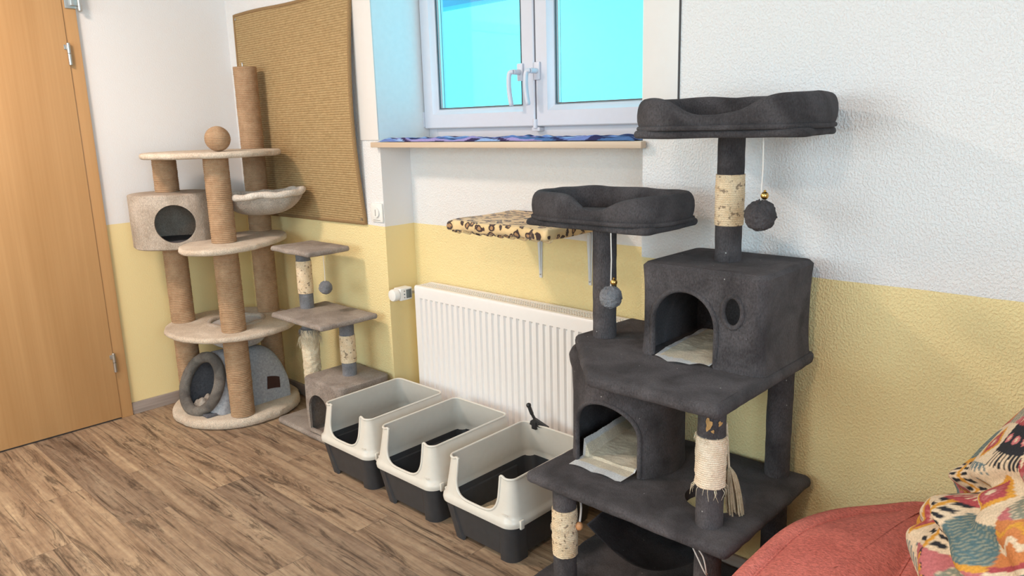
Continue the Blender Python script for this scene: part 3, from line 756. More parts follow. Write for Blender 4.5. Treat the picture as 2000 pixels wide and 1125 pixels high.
b = bmesh.new(); cyl(b, (BP[0]-0.02, BP[1], 1.665), (BP[0]-0.02, BP[1], 1.69), 0.0035, 10); sphere(b, (BP[0]-0.02, BP[1], 1.69), 0.005, 10, 0.6); cobj('screw', b, 'metal')
# rope ball resting on the top board
b = bmesh.new(); R0 = 0.0555; rings = []
nn = 120
for i in range(nn+1):
    ph = -PI/2+PI*i/nn; rr = R0-0.0022+0.0022*abs(math.sin(ph*R0/0.0075*PI))
    rings.append([(rr*math.cos(ph)*math.cos(2*PI*j/40), rr*math.cos(ph)*math.sin(2*PI*j/40), rr*math.sin(ph)) for j in range(40)])
loft(b, rings, False, False); bmesh.ops.remove_doubles(b, verts=b.verts[:], dist=0.00005)
o = obj('rope_ball', b, MT['rope'], loc=(0.562, -0.386, 1.284+0.0555)); tag(o, 'brown sisal rope ball sitting on the top board of the beige cat tree', 'ball')

# felt cat cave on the base
cv = thing('cat_cave', 'light grey felt tunnel cat cave on the beige cat tree base', 'cat cave', (0.38, -0.34, 0.05))
def cave_pt(u, v, off=0.0):
    """u around the arch (left foot to right foot), v from mouth to rear"""
    y = -0.560+0.440*v
    xl = 0.250+0.135*max(0, v-0.25)**1.6/0.63; xr = 0.508
    H = 0.278*(1-0.03*v)*max(0.0, 1-(max(0, v-0.62)/0.42)**2.6)**0.5; H = max(H, 0.02)
    a = PI*u; cx = (xl+xr)/2; hw = (xr-xl)/2-off
    ca, sa = math.cos(a), math.sin(a)
    x = cx-hw*math.copysign(abs(ca)**0.75, ca); z = (H-off)*abs(sa)**0.70
    k = max(0, 1-v/0.13); k = k*k*(3-2*k)
    ph = math.radians(235-290*u); x2 = 0.379+(0.124-off)*math.cos(ph); z2 = 0.133+(0.137-off)*math.sin(ph)
    x = x*(1-k)+x2*k; z = z*(1-k)+z2*k
    lean = 0.105*(1-v)*(z/0.27)+0.25*(x-0.38)*max(0, 1-v/0.6)**1.3
    return Vector((x-0.38, y+lean+0.34, z+0.001))
b = bmesh.new(); grid(b, 41, 26, lambda u, v: cave_pt(u, v)); 
vr_end = [cave_pt(i/40, 1.0) for i in range(41)]
b.faces.new([b.verts.new(p) for p in vr_end]); bmesh.ops.remove_doubles(b, verts=b.verts[:], dist=0.0002)
bmesh.ops.recalc_face_normals(b, faces=b.faces[:]); bmesh.ops.solidify(b, geom=b.faces[:], thickness=0.006)
obj('shell', b, 'felt', cv)
b = bmesh.new(); grid(b, 41, 22, lambda u, v: cave_pt(u, 0.01+v*0.93, 0.010)); e = [cave_pt(i/40, 0.94, 0.010) for i in range(41)]; b.faces.new([b.verts.new(p) for p in e]); obj('lining', b, 'darkfelt', cv)
b = bmesh.new(); box(b, -0.115, 0.110, -0.21, 0.20, 0.001, 0.014, 0.006); obj('floor_cushion', b, 'darkfelt', cv)
b = bmesh.new(); pth = []
for i in range(60):
    ph = 2*PI*i/60; z = 0.136+0.124*math.sin(ph); pth.append(Vector((-0.001+0.112*math.cos(ph), -0.560+0.105*z/0.27+0.25*0.112*math.cos(ph)+0.34, z)))
tube(b, pth, 0.026, 14, True)
for v in b.verts: v.co += v.co.normalized()*0.002*mnoise.noise(v.co*90)
obj('mouth_trim', b, 'boucle', cv)
b = bmesh.new(); grid(b, 12, 10, lambda u, v: cave_pt(0.958-0.07*v, 0.70+0.17*u)+Vector((0.003, 0, 0.0))); bmesh.ops.solidify(b, geom=b.faces[:], thickness=0.002); obj('leather_label', b, 'label', cv)
# small cloth inside the cave
b = bmesh.new(); grid(b, 26, 26, lambda u, v: Vector((-0.06+0.10*u, -0.20+0.13*v, 0.022+0.045*abs(mnoise.noise(Vector((u*3, v*3, 2))))+0.035*math.sin(PI*u)*math.sin(PI*v)))); bmesh.ops.solidify(b, geom=b.faces[:], thickness=0.003)
o = obj('crumpled_cloth', b, 'canvas', loc=(0.38, -0.34, 0.05)); tag(o, 'small crumpled beige cloth inside the grey cat cave', 'cloth')

# ------------------------------------------------------------------ small taupe scratching tower
sm = thing('small_cat_tree', 'small taupe cat tree with square steps between corner tree and litter boxes', 'cat tree', (0, 0, 0))
def sobj(n, bm, m, p=None): return obj(n, bm, m, p or sm)
sobj('base_board', plate_bm(rrect(0.672, 1.222, -0.296, -0.015, 0.02), 0, 0.028, 0.012, 0.0015), 'taupe')
ob = plate_bm(rrect(0.925, 1.220, -0.292, -0.014, 0.035), 0.028, 0.290, 0.014, 0.0015)
ib = bmesh.new(); box(ib, 0.937, 1.208, -0.280, -0.026, 0.034, 0.278)
def arch_cutter(cx, w_, z0, zs, y0, y1, axis='y'):
    b = bmesh.new(); pts = [(cx-w_/2, z0), (cx+w_/2, z0)]+[(cx+w_/2*math.cos(PI*i/20), zs+w_/2*math.sin(PI*i/20)) for i in range(21)]
    r0 = [(p[0], y0, p[1]) for p in pts]; r1 = [(p[0], y1, p[1]) for p in pts]; loft(b, [r0, r1]); return b
sobj('box_cubby', boolean(ob, [ib, arch_cutter(1.045, 0.155, 0.05, 0.145, -0.5, -0.15)]), 'taupe')
sobj('middle_step', plate_bm(rrect(0.785, 1.195, -0.335, -0.045, 0.012), 0.546, 0.570, 0.010, 0.002, seed=2), 'taupe')
sobj('top_step', plate_bm(rrect(0.745, 1.055, -0.285, -0.068, 0.012), 0.838, 0.862, 0.010, 0.002, seed=4), 'taupe')
A_, C_ = (0.840, -0.180), (1.083, -0.140); r3 = 0.032
fr = lambda a, z: 0.004*mnoise.noise(Vector((math.cos(a)*6, math.sin(a)*6, z*60)))+0.002
def small_post(c, z0, z1, zr0, zr1, fray=None, thick=0.0, light='ropelight'):
    b = post_bm(c, z0, z1, r3)
    p = sobj('post', b, 'greyplush'); obj('rope_wrap', rope_post(c, zr0, zr1, r3+0.0035+thick, 0.005, 0.001, 32, 0.0012, fray), light, p); return p
small_post(A_, 0.570, 0.838, 0.640, 0.790)
small_post(A_, 0.028, 0.546, 0.20, 0.470, fr, 0.003, 'frayed')
small_post(C_, 0.290, 0.546, 0.350, 0.475, lambda a, z: 0.0015*mnoise.noise(Vector((math.cos(a)*6, math.sin(a)*6, z*60))))
def shaggy(b, c, r, z, n, seed, down=0.03):
    rnd = random.Random(seed)
    for i in range(n):
        a = rnd.uniform(0, 2*PI); p = Vector((c[0]+r*math.cos(a), c[1]+r*math.sin(a), z+rnd.uniform(-0.004, 0.004)))
        o = Vector((math.cos(a), math.sin(a), 0)); l = rnd.uniform(0.4, 1)*down
        tube(b, [p, p+o*l*0.3+Vector((0, 0, -l*0.3)), p+o*l*0.25+Vector((rnd.uniform(-.3, .3)*l, rnd.uniform(-.3, .3)*l, -l))], [0.0007, 0.0006, 0.0003], 4)
    return b
sobj('frayed_strands', shaggy(bmesh.new(), A_, 0.035, 0.475, 90, 3, 0.045), 'greyplush')
sobj('frayed_strands', shaggy(bmesh.new(), A_, 0.036, 0.44, 120, 5, 0.06), 'frayed')

def pompom(name, label, p_top, c, r, mat, bell=True, group=None):
    t = thing(name, label, 'cat toy', c, 0, group); c = Vector(c)
    b = bmesh.new(); sphere(b, (0, 0, 0), r, 48)
    for v in b.verts:
        d = v.co.normalized(); v.co += d*(r*0.10*mnoise.noise(d*5+c)+r*0.06*mnoise.noise(d*23+c)+r*0.04*mnoise.noise(d*60))
    obj('pompom', b, mat, t)
    b = bmesh.new(); tp = Vector(p_top)-c
    tube(b, [tp, tp.lerp(Vector((0, 0, r)), 0.5)+Vector((0.002, 0, 0)), Vector((0, 0, r*0.9))], 0.0016, 6); obj('cord', b, 'cord', t)
    if bell:
        b = bmesh.new(); sphere(b, (0.007, 0.004, r+0.010), 0.0095, 16); cyl(b, (0.007, 0.004, r+0.019), (0.007, 0.004, r+0.023), 0.003, 8); obj('bell', b, 'brass', t)
    return t
pompom('hanging_pompom', 'small grey pompom hanging from the top step of the taupe cat tree', (1.022, -0.190, 0.838), (1.022, -0.190, 0.690), 0.029, 'greyplush', False)

# ------------------------------------------------------------------ litter boxes
def litter_box(label, cx, front, fill=False, rz=0.0, scoop=False):
    t = thing('litter_box', label, 'litter box', (cx, front, 0), rz, 'open litter boxes in a row')
    L, NU = 0.455, 480
    def outline(hw, y0, y1, r, n=NU):
        """equal-arclength rounded rectangle, starts at the middle of the front, CCW"""
        pts = [Vector(p) for p in rrect(-hw, hw, y0, y1, r, 14)]
        k = min(range(len(pts)), key=lambda i: (abs(pts[i].y-y0)*50+abs(pts[i].x-0)))
        # insert exact front middle
        seq = [Vector((0, y0))]+[p for p in pts if not (abs(p.y-y0) < 1e-6 and p.x < 0)][0:0]
        # ordered loop from rrect starts at the bottom right corner: prepend the front middle
        seq = [Vector((0, y0))]+pts+[Vector((0, y0))]
        d = [0]
        for i in range(len(seq)-1): d.append(d[-1]+(seq[i+1]-seq[i]).length)
        out = []; j = 0
        for i in range(n):
            s_ = d[-1]*i/n
            while d[j+1] < s_: j += 1
            f_ = (s_-d[j])/max(1e-9, d[j+1]-d[j]); out.append(seq[j].lerp(seq[j+1], f_))
        return out
    ZR = 0.150
    # base tray, slightly recessed between the feet, bottom raised there
    def tray_ring(z, inner=False, zz=None):
        k = z/ZR; hw = 0.143+0.021*k-(0.004 if inner else 0); y0 = 0.030-0.026*k+(0.004 if inner else 0); y1 = L-0.02+0.016*k-(0.004 if inner else 0)
        o = outline(hw, y0, y1, 0.035)
        res_ = []
        for p in o:
            x, y = p; rec = 0.0
            if not inner and z < ZR*0.86:
                if abs(y-y0) < 0.02 and abs(x) < hw-0.055: rec = 0.012*min(1, (hw-0.055-abs(x))/0.006); y += rec
                if abs(abs(x)-hw) < 0.01 and y0+0.07 < y < y1-0.07: x -= math.copysign(0.010*min(1, (min(y-y0, y1-y)-0.07)/0.006), x)
            zq = z if zz is None else zz
            if not inner and z < 0.001 and (rec > 0.006 or (y0+0.076 < y < y1-0.076)): zq += 0.016
            res_.append((x, y, zq))
        return res_
    b = bmesh.new()
    rings = [tray_ring(0.0), tray_ring(0.03), tray_ring(0.07), tray_ring(ZR*0.85), tray_ring(ZR*0.88), tray_ring(ZR), tray_ring(ZR, True), tray_ring(0.08, True), tray_ring(0.012, True, 0.02)]
    loft(b, rings); obj('tray', b, 'tray', t, angle=35)
    # shield
    HT = 0.292
    def top_z(p, hw):
        x, y = p.x, p.y
        base = HT+0.004*(y/L)
        if y < 0.12:
            xo = abs(x)/0.109        # superelliptic opening
            if xo < 1: base -= (base-0.172)*(1-xo**4.0)**(1/3.2)
            base += math.exp(-((abs(x)-0.119)/0.010)**2)*0.005
        return base
    oL = outline(0.174, 0.0, L+0.006, 0.045); oT = outline(0.146, 0.030, L-0.045, 0.026); oM = outline(0.167, 0.006, L-0.002, 0.043)
    rings = []; nv = 14
    tops = [top_z(oM[i], 0) for i in range(NU)]
    def at(i, z):
        k = (z-0.165)/(HT-0.165); k = max(0, min(1.1, k)); ke = k**0.8
        return oM[i].lerp(oT[i], ke)
    lip = [[(oL[i].x*0.985, oL[i].y, 0.140) for i in range(NU)], [(oL[i].x, oL[i].y-0.001, 0.150) for i in range(NU)], [(oL[i].x*0.995, oL[i].y+0.001, 0.160) for i in range(NU)]]
    rings += lip
    for j in range(nv+1):
        ring = []
        for i in range(NU):
            z = 0.166+(tops[i]-0.166)*j/nv; q = at(i, z); ring.append((q.x, q.y, z))
        rings.append(ring)
    # inner side going back down
    for j in range(nv, -1, -1):
        ring = []
        for i in range(NU):
            z = 0.166+(tops[i]-0.166)*j/nv; q = at(i, z); c_ = Vector((0, L/2)); dv = (c_-q); dv = Vector((dv.x, dv.y*0.75)).normalized()*0.0045
            ring.append((q.x+dv.x, q.y+dv.y, z))
        rings.append(ring)
    rings.append([(oL[i].x*0.93, L/2+(oL[i].y-L/2)*0.945, 0.148) for i in range(NU)])
    rings.append([(oL[i].x*0.93, L/2+(oL[i].y-L/2)*0.945, 0.140) for i in range(NU)])
    b = bmesh.new(); vr = [[b.verts.new(p) for p in r] for r in rings]
    for i in range(len(vr)):
        k = (i+1) % len(vr)
        for j in range(NU): b.faces.new((vr[i][j], vr[i][(j+1) % NU], vr[k][(j+1) % NU], vr[k][j]))
    sd = obj('splash_shield', b, 'shield', t, angle=60)
    b = bmesh.new(); rp = []
    for i in range(NU):
        q = at(i, tops[i]); rp.append(Vector((q.x, q.y, tops[i]-0.001)))
    tube(b, rp, 0.0042, 8, True); obj('rolled_edge', b, 'shield', sd)
    for sx in (-1, 1):
        b = bmesh.new(); box(b, sx*0.1735-0.003, sx*0.1735+0.005, 0.034, 0.050, 0.136, 0.166, 0.002); obj('clip', b, 'shield', t)
    b = bmesh.new()
    for sx in (1,): box(b, sx*0.135-0.012, sx*0.135+0.012, 0.006, 0.0095, 0.182, 0.1835, 0.0005)
    obj('catch_mark', b, 'shield', sd)
    # litter bed
    b = bmesh.new()
    def lf(u, v):
        x = -0.140+0.280*u; y = 0.034+(L-0.06)*v; z = 0.036 if not fill else 0.048
        if fill: z += 0.092*math.exp(-((x-0.020)**2/0.011+(y-0.075)**2/0.014))+0.004*mnoise.noise(Vector((x*30, y*30, 1)))
        else: z += 0.006*mnoise.noise(Vector((x*12, y*12, cx)))
        return (x, y, z)
    grid(b, 40, 50, lf)
    o = obj('litter', b, 'litter' if fill else 'tray'); o.parent = t
    if not fill: o.name = 'tray_floor'
    return t
litter_box('open litter box with charcoal tray nearest the small taupe cat tree', 1.455, -0.450)
litter_box('middle litter box of three, open white shield on a charcoal tray', 1.827, -0.453)
litter_box('litter box with pale sand inside, nearest the charcoal cat tree', 2.206, -0.458, True)
sp = thing('litter_scoop', 'black litter scoop hooked on the back rim of the nearest litter box', 'scoop', (2.115, -0.048, 0.295))
b = bmesh.new(); tube(b, smoothpath([(0.0, 0.0, 0.016), (-0.012, -0.005, 0.04), (-0.024, -0.008, 0.070)], 6), [0.0065]*6+[0.0085]*6+[0.0095], 12, squash=0.8); sphere(b, (-0.024, -0.008, 0.070), 0.0095, 12); obj('handle', b, 'black', sp)
b = bmesh.new(); vs1 = [b.verts.new(p) for p in ((-0.020, 0.006, 0.010), (0.0, 0.004, 0.024), (0.055, 0.012, 0.002), (0.055, 0.012, -0.004), (0.0, 0.0, -0.004), (-0.020, 0.002, -0.002))]; f = b.faces.new(vs1); r = bmesh.ops.extrude_face_region(b, geom=[f]); bmesh.ops.translate(b, verts=[g for g in r['geom'] if isinstance(g, bmesh.types.BMVert)], vec=(0, -0.012, 0))
box(b, -0.012, 0.010, -0.010, 0.010, -0.018, 0.012, 0.003); obj('blade', b, 'black', sp, angle=30)

# ------------------------------------------------------------------ charcoal cat tree
dk = thing('tall_cat_tree', 'tall charcoal plush cat tree with two cat beds, right of the litter boxes', 'cat tree', (0, 0, 0))
def kobj(n, bm, m='dark', p=None, **k): return obj(n, bm, m, p or dk, **k)
rP = 0.0335
P_FR, P_BR, P_FL, P_BL, P_L, P_T = (3.022, -0.428), (3.032, -0.068), (2.588, -0.458), (2.560, -0.075), (2.589, -0.268), (2.925, -0.190)
kobj('base_board', plate_bm(rrect(2.455, 3.13, -0.545, -0.018, 0.03), 0, 0.03, 0.013, 0.002))
def dpost(c, z0, z1, wrap=None, light='ropelight2', fray=None):
    if wrap:
        b = post_bm(c, z0, z1, rP)
        p = kobj('post', b); obj('rope_wrap', rope_post(c, wrap[0], wrap[1], rP+0.0035, 0.0055, 0.0012, 36, 0.0016, fray), light, p)
    else: p = kobj('post', post_bm(c, z0, z1, rP))
    return p
fz = lambda a, z: 0.0025*mnoise.noise(Vector((math.cos(a)*7, math.sin(a)*7, z*70)))
pFL = dpost(P_FL, 0.03, 0.368, (0.158, 0.302), 'ropelight', fz); dpost(P_FR, 0.03, 0.368, (0.06, 0.17), 'ropelight', fz); dpost(P_BR, 0.03, 0.368); dpost(P_BL, 0.03, 0.368)
pFR = dpost(P_FR, 0.400, 0.730, (0.505, 0.634), 'ropelight2', fz); dpost(P_BR, 0.400, 0.730)
dpost(P_L, 0.765, 1.085); pT = dpost(P_T, 1.010, 1.326, (1.103, 1.232), 'ropelight')
# worn spots with exposed cardboard and frayed ends
b = bmesh.new(); rnd = random.Random(4)
for (a_, z_, s_, h_) in ((-78, 0.706, 0.16, 0.007), (-74, 0.672, 0.20, 0.016), (-30, 0.674, 0.15, 0.006), (-34, 0.706, 0.13, 0.006), (-58, 0.655, 0.10, 0.004), (-12, 0.700, 0.10, 0.004), (-34, 0.690, 0.10, 0.003)):
    a0 = math.radians(a_)
    def f(u, v):
        th_ = 2*PI*u; q = v*(1+0.25*math.sin(3*th_+a_)+0.15*math.sin(5*th_)); a = a0+s_*q*math.cos(th_); z = z_+h_*q*math.sin(th_)
        r_ = rP+0.0026; return (P_FR[0]+r_*math.cos(a), P_FR[1]+r_*math.sin(a), z)
    grid(b, 18, 4, f, True)
obj('worn_spots', b, 'worn', pFR)
obj('frayed_strands', shaggy(bmesh.new(), P_FR, rP+0.002, 0.508, 26, 8, 0.030), 'frayed', pFR)
obj('frayed_strands', shaggy(bmesh.new(), P_FR, rP+0.002, 0.634, 40, 9, 0.018), 'frayed', pFR)
obj('frayed_strands', shaggy(bmesh.new(), P_FL, rP+0.002, 0.25, 40, 10, 0.020), 'frayed', pFL)
# lower board with round hole
lb = plate_bm(rrect(2.487, 3.115, -0.515, -0.018, 0.022), 0.368, 0.400, 0.014, 0.0014, seed=11)
hb = bmesh.new(); lathe(hb, [(0.077, 0.30), (0.077, 0.45)], 40, (2.972, -0.305)); kobj('lower_board', boolean(lb, [hb]))
# middle board with chamfered corner
kobj('middle_board', plate_bm(roundpoly([(2.752, -0.570), (3.112, -0.565), (3.110, -0.040), (2.525, -0.040), (2.508, -0.305)], 0.018), 0.730, 0.765, 0.015, 0.0014, seed=12))
# lower round cubby
LCc, LR = (2.648, -0.230), 0.165
prof = [(LR, 0.401), (LR-0.002, 0.45), (LR-0.003, 0.60), (LR, 0.675), (LR+0.006, 0.695), (LR+0.008, 0.712), (LR+0.002, 0.724), (LR-0.008, 0.729)]
oc = bmesh.new(); lathe(oc, prof, 72, LCc); ic = bmesh.new(); lathe(ic, [(LR-0.014, 0.410), (LR-0.014, 0.715)], 64, LCc)
def arch_dir(c, d, w_, z0, zs, far=0.3, near=0.05, rise=1.0):
    d = Vector((*d, 0)).normalized(); s_ = Vector((-d.y, d.x, 0)); b = bmesh.new()
    pts = [(-w_/2, z0), (w_/2, z0)]+[(w_/2*math.cos(PI*i/24), zs+rise*w_/2*math.sin(PI*i/24)) for i in range(25)]
    c = Vector((*c, 0)); R_ = [[c+s_*p[0]+d*q+Vector((0, 0, p[1])) for p in pts] for q in (near, far)]; loft(b, R_); return b
LD = Vector((0.12, -1.0))
kobj('round_cubby', boolean(oc, [ic, arch_dir(LCc, LD, 0.198, 0.395, 0.515, rise=1.0)]))
def rim_arch(proj, w_, z0, zs, n=30, rise=1.0, r=0.008, full=False):
    pts = [(-w_/2, z0), (-w_/2, (z0+zs)/2)]+[(-w_/2*math.cos(PI*i/24), zs+rise*w_/2*math.sin(PI*i/24)) for i in range(25)]+[(w_/2, (z0+zs)/2), (w_/2, z0)]
    b = bmesh.new(); tube(b, [proj(*p) for p in pts], r, 10); return b
def projc(s_, z):
    d = LD.normalized(); sd = Vector((-d.y, d.x)); k = math.sqrt(max(0, (LR-0.004)**2-s_*s_)); q = Vector(LCc)+sd*s_+d*k; return Vector((q.x, q.y, z))
kobj('cubby_edge', rim_arch(projc, 0.200, 0.404, 0.515, rise=1.0, r=0.007))
# upper square cubby: slightly flared top and bottom
def flared(x0, x1, y0, y1, z0, z1, r):
    b = bmesh.new(); rings = []; n = 26
    for i in range(n+1):
        t = i/n; z = z0+(z1-z0)*t; off = 0.006*(abs(2*t-1))**3-0.003
        e = min(t, 1-t)*(z1-z0)
        if e < 0.012 and t > 0.5: off -= 0.012-math.sqrt(max(0, 0.012**2-(0.012-e)**2))
        rings.append([(x, y, z) for x, y in offset_poly(resample(rrect(x0, x1, y0, y1, r), 0.02), off)])
    loft(b, rings); return b
UX0, UX1, UY0, UY1, UZ0, UZ1 = 2.755, 3.100, -0.340, -0.046, 0.7652, 1.011
ub = flared(UX0, UX1, UY0, UY1, UZ0, UZ1, 0.028); ib = bmesh.new(); box(ib, UX0+0.014, UX1-0.014, UY0+0.014, UY1-0.014, UZ0+0.006, UZ1-0.014)
ac = 2.886; ac2 = 3.018
oval = bmesh.new(); pp = [(ac2+0.024*math.cos(2*PI*i/32), 0.915+0.037*math.sin(2*PI*i/32)) for i in range(32)]; loft(oval, [[(p[0], -0.5, p[1]) for p in pp], [(p[0], -0.3, p[1]) for p in pp]])
kobj('square_cubby', boolean(ub, [ib, arch_cutter(ac, 0.178, 0.760, 0.862, -0.5, -0.3), oval]))
kobj('cubby_edge', rim_arch(lambda s_, z: Vector((ac+s_, UY0+0.004, z)), 0.182, 0.768, 0.862, r=0.0075))
b = bmesh.new(); tube(b, [(ac2+0.026*math.cos(2*PI*i/32), UY0+0.004, 0.915+0.039*math.sin(2*PI*i/32)) for i in range(32)], 0.0065, 10, True); kobj('peephole_edge', b)

# cat beds on top of the posts
def cat_bed(z, c, a, b_, rot, seed, label_dip, dipw, hmax, matm='dark2'):
    bd = kobj('bed_board', plate_bm([(c[0]+x*math.cos(rot)-y*math.sin(rot), c[1]+x*math.sin(rot)+y*math.cos(rot)) for x, y in rrect(-a/2, a/2, -b_/2, b_/2, 0.025)], z, z+0.020, 0.010, 0.002, seed=seed), matm)
    n = 120; pth = []; rad = []
    base = ellipse(0, 0, a/2-0.012, b_/2-0.012, 0, n, 3.6)
    ctr = []
    for i in range(n):
        x, y = base[i]; an = math.degrees(math.atan2(y, x)) % 360
        d = min(abs(an-label_dip), 360-abs(an-label_dip)); k = 1/(1+math.exp(-(d-dipw)/6.0))
        r = hmax*(0.42+0.58*k)+0.0025*mnoise.noise(Vector((x*14, y*14, seed)))
        zz = z+0.020+r*0.92; ctr.append((x, y, zz)); rad.append(r)
    rings = []
    for i in range(n):
        x, y, zz = ctr[i]; x2, y2, _ = ctr[(i+1) % n]; x0_, y0_, _ = ctr[i-1]
        t = Vector((x2-x0_, y2-y0_, 0)).normalized(); nr = Vector((t.y, -t.x, 0)); r = rad[i]
        ring = []
        for j in range(20):
            th_ = 2*PI*j/20; cx_, sz_ = math.cos(th_), math.sin(th_)
            w_ = r*0.62*math.copysign(abs(cx_)**0.85, cx_); h_ = r*math.copysign(abs(sz_)**0.85, sz_)
            p = Vector((x, y, zz))+nr*(w_+0.004)+Vector((0, 0, h_))
            p += nr*0.002*mnoise.noise(Vector((p.x*25, p.y*25, p.z*25+seed)))
            ring.append((c[0]+p.x*math.cos(rot)-p.y*math.sin(rot), c[1]+p.x*math.sin(rot)+p.y*math.cos(rot), p.z))
        rings.append(ring)
    b = bmesh.new(); vr = [[b.verts.new(p) for p in q] for q in rings]
    for i in range(n):
        k = (i+1) % n
        for j in range(20): b.faces.new((vr[i][j], vr[i][(j+1) % 20], vr[k][(j+1) % 20], vr[k][j]))
    obj('bolster', b, matm, bd)
    # piping seam along the outer lower edge
    b = bmesh.new(); pts = []
    for x, y in ellipse(0, 0, a/2+0.010, b_/2+0.010, 0, 90, 3.6): pts.append((c[0]+x*math.cos(rot)-y*math.sin(rot), c[1]+x*math.sin(rot)+y*math.cos(rot), z+0.024))
    tube(b, pts, 0.006, 8, True); obj('seam', b, matm, bd)
    b = bmesh.new()
    def cu(u, v):
        r = v; x = (a/2-0.03)*r*math.cos(2*PI*u); y = (b_/2-0.03)*r*math.sin(2*PI*u)
        return (c[0]+x*math.cos(rot)-y*math.sin(rot), c[1]+x*math.sin(rot)+y*math.cos(rot), z+0.044-0.014*r**3+0.003*mnoise.noise(Vector((x*20, y*20, 1))))
    grid(b, 48, 10, lambda u, v: cu(u, 0.02+0.98*v), True); obj('cushion', b, matm, bd)
    return bd
cat_bed(1.085, (2.592, -0.245), 0.425, 0.262, 0.0, 3, 284, 26, 0.040)
cat_bed(1.326, (2.943, -0.216), 0.425, 0.285, math.radians(9), 7, 268, 34, 0.041)
pompom('hanging_pompom', 'grey pompom with brass bell hanging from the lower bed of the charcoal cat tree', (2.690, -0.378, 1.086), (2.690, -0.378, 0.915), 0.030, 'greyplush')
pompom('hanging_pompom', 'black pompom with brass bell hanging from the topmost bed, in front of the wall', (3.055, -0.290, 1.328), (3.055, -0.290, 1.146), 0.036, 'dark2')
# rope tassel hanging beside the front post
ts = thing('rope_tassel', 'frayed pale rope tassel hanging beside the front post of the charcoal cat tree', 'cat toy', (3.035, -0.370, 0.545))
b = bmesh.new(); tube(b, [(0.0, -0.01, 0.105), (0.006, 0.0, -0.015)], 0.003, 8); obj('cord', b, 'frayed', ts)
b = bmesh.new(); rnd = random.Random(12)
for i in range(70):
    a = rnd.uniform(0, 2*PI); q = rnd.uniform(0, 1)**0.5; l = rnd.uniform(0.120, 0.140)
    ex = Vector((0.020+0.020*q*math.cos(a), 0.014+0.020*q*math.sin(a), -l))
    tube(b, smoothpath([(0.006, 0, -0.01), (0.010+0.012*q*math.cos(a), 0.004+0.012*q*math.sin(a), -0.035), Vector((0.014+0.020*q*math.cos(a), 0.010+0.016*q*math.sin(a), -0.085)), ex], 4), 0.0022, 5)
obj('strands', b, 'hemp', ts)
# hammock under the lower board, its cords
hm = thing('hammock', 'black plush hammock slung under the lower board of the charcoal cat tree', 'hammock', (2.82, -0.27, 0.2))
HCn = [Vector((2.640, -0.425, 0.252)), Vector((2.985, -0.385, 0.262)), Vector((2.975, -0.075, 0.268)), Vector((2.625, -0.130, 0.270))]
def hf(u, v):
    p = HCn[0].lerp(HCn[1], u).lerp(HCn[3].lerp(HCn[2], u), v)
    p = p+Vector((0, 0, -0.135*math.sin(PI*u)**1.05*(0.6+0.4*math.sin(PI*v))-0.0*v))
    return p-Vector((2.82, -0.27, 0.2))
b = bmesh.new(); grid(b, 40, 30, hf); bmesh.ops.solidify(b, geom=b.faces[:], thickness=0.022)
bmesh.ops.bevel(b, geom=[e for e in b.edges if e.calc_face_angle(0) > 1.0], offset=0.004, segments=2, affect='EDGES'); obj('sling', b, 'dark', hm)
O_ = Vector((2.82, -0.27, 0.2))
def hcord(pts, r=0.0022, m='cord'):
    b = bmesh.new(); tube(b, [q-O_ for q in smoothpath(pts, 5)], r, 6); return obj('cord', b, m, hm)
hcord([HCn[0]+Vector((-0.01, -0.02, 0.0)), Vector((2.612, -0.415, 0.305)), Vector((2.578, -0.416, 0.338)), Vector((2.546, -0.450, 0.356)), Vector((2.538, -0.492, 0.369))], 0.0032)
hcord([Vector((2.548, -0.478, 0.352)), Vector((2.560, -0.500, 0.369))], 0.0018)
b = bmesh.new(); sphere(b, HCn[0]-O_+Vector((-0.01, -0.02, 0)), 0.011, 14, 1.15); obj('bead', b, 'bead', hm)
hcord([Vector((3.002, -0.385, 0.262)), Vector((3.045, -0.474, 0.290)), Vector((3.020, -0.477, 0.330)), Vector((2.995, -0.474, 0.366))], 0.0018)
hcord([Vector((3.045, -0.474, 0.290)), Vector((3.035, -0.476, 0.336)), Vector((3.005, -0.478, 0.367))], 0.0018)
hcord([HCn[2]+Vector((0.005, 0, 0)), Vector((3.010, -0.112, 0.300)), Vector((3.078, -0.118, 0.345)), Vector((3.088, -0.122, 0.370))], 0.0026)
hcord([HCn[2]+Vector((0.005, 0, 0.004)), Vector((3.010, -0.114, 0.304)), Vector((3.076, -0.122, 0.350)), Vector((3.088, -0.122, 0.370))], 0.0026)

# puppy pads in the cubbies
def pad(label, fn, group=None):
    b = bmesh.new(); vr = grid(b, 60, 60, fn); me_b = b
    bmesh.ops.solidify(b, geom=b.faces[:], thickness=0.0015); me = to_me(b)
    me2 = me
    uv = {}
    n = len(me.vertices)
    # quilted centre and plain white margin from the local plan position
    co = np.array([v.co[:] for v in me.vertices]); mn, mx = co.min(0), co.max(0)
    def col(c):
        u = (c[:, 0]-mn[0])/(mx[0]-mn[0]); v = (c[:, 1]-mn[1])/(mx[1]-mn[1])
        edge = (u < 0.09) | (u > 0.97) | (v < 0.10)
        out = np.tile(np.array([0.93, 0.84, 0.68]), (len(c), 1)); out[edge] = (0.92, 0.92, 0.92); return out
    paint(me, col); o = obj('fleece_pad', me, 'pad'); tag(o, label, 'pad', group); return o
def pf1(u, v):
    x = 2.808+0.158*u; y = UY0-0.006+0.25*v
    front = max(0, 1-v*5)
    y -= 0.030*math.sin(PI*min(1, u*1.2))*front*0.9
    z = UZ0+0.010+0.012*v+0.004*mnoise.noise(Vector((u*4, v*6, 5)))+0.0012*mnoise.noise(Vector((u*9, v*60, 1)))
    if front > 0: z = UZ0+0.004+0.008*(1-front)+0.004*abs(math.sin(u*9))*front
    return (x, y, z)
pad('cream puppy pad spilling out of the upper square cubby', pf1)
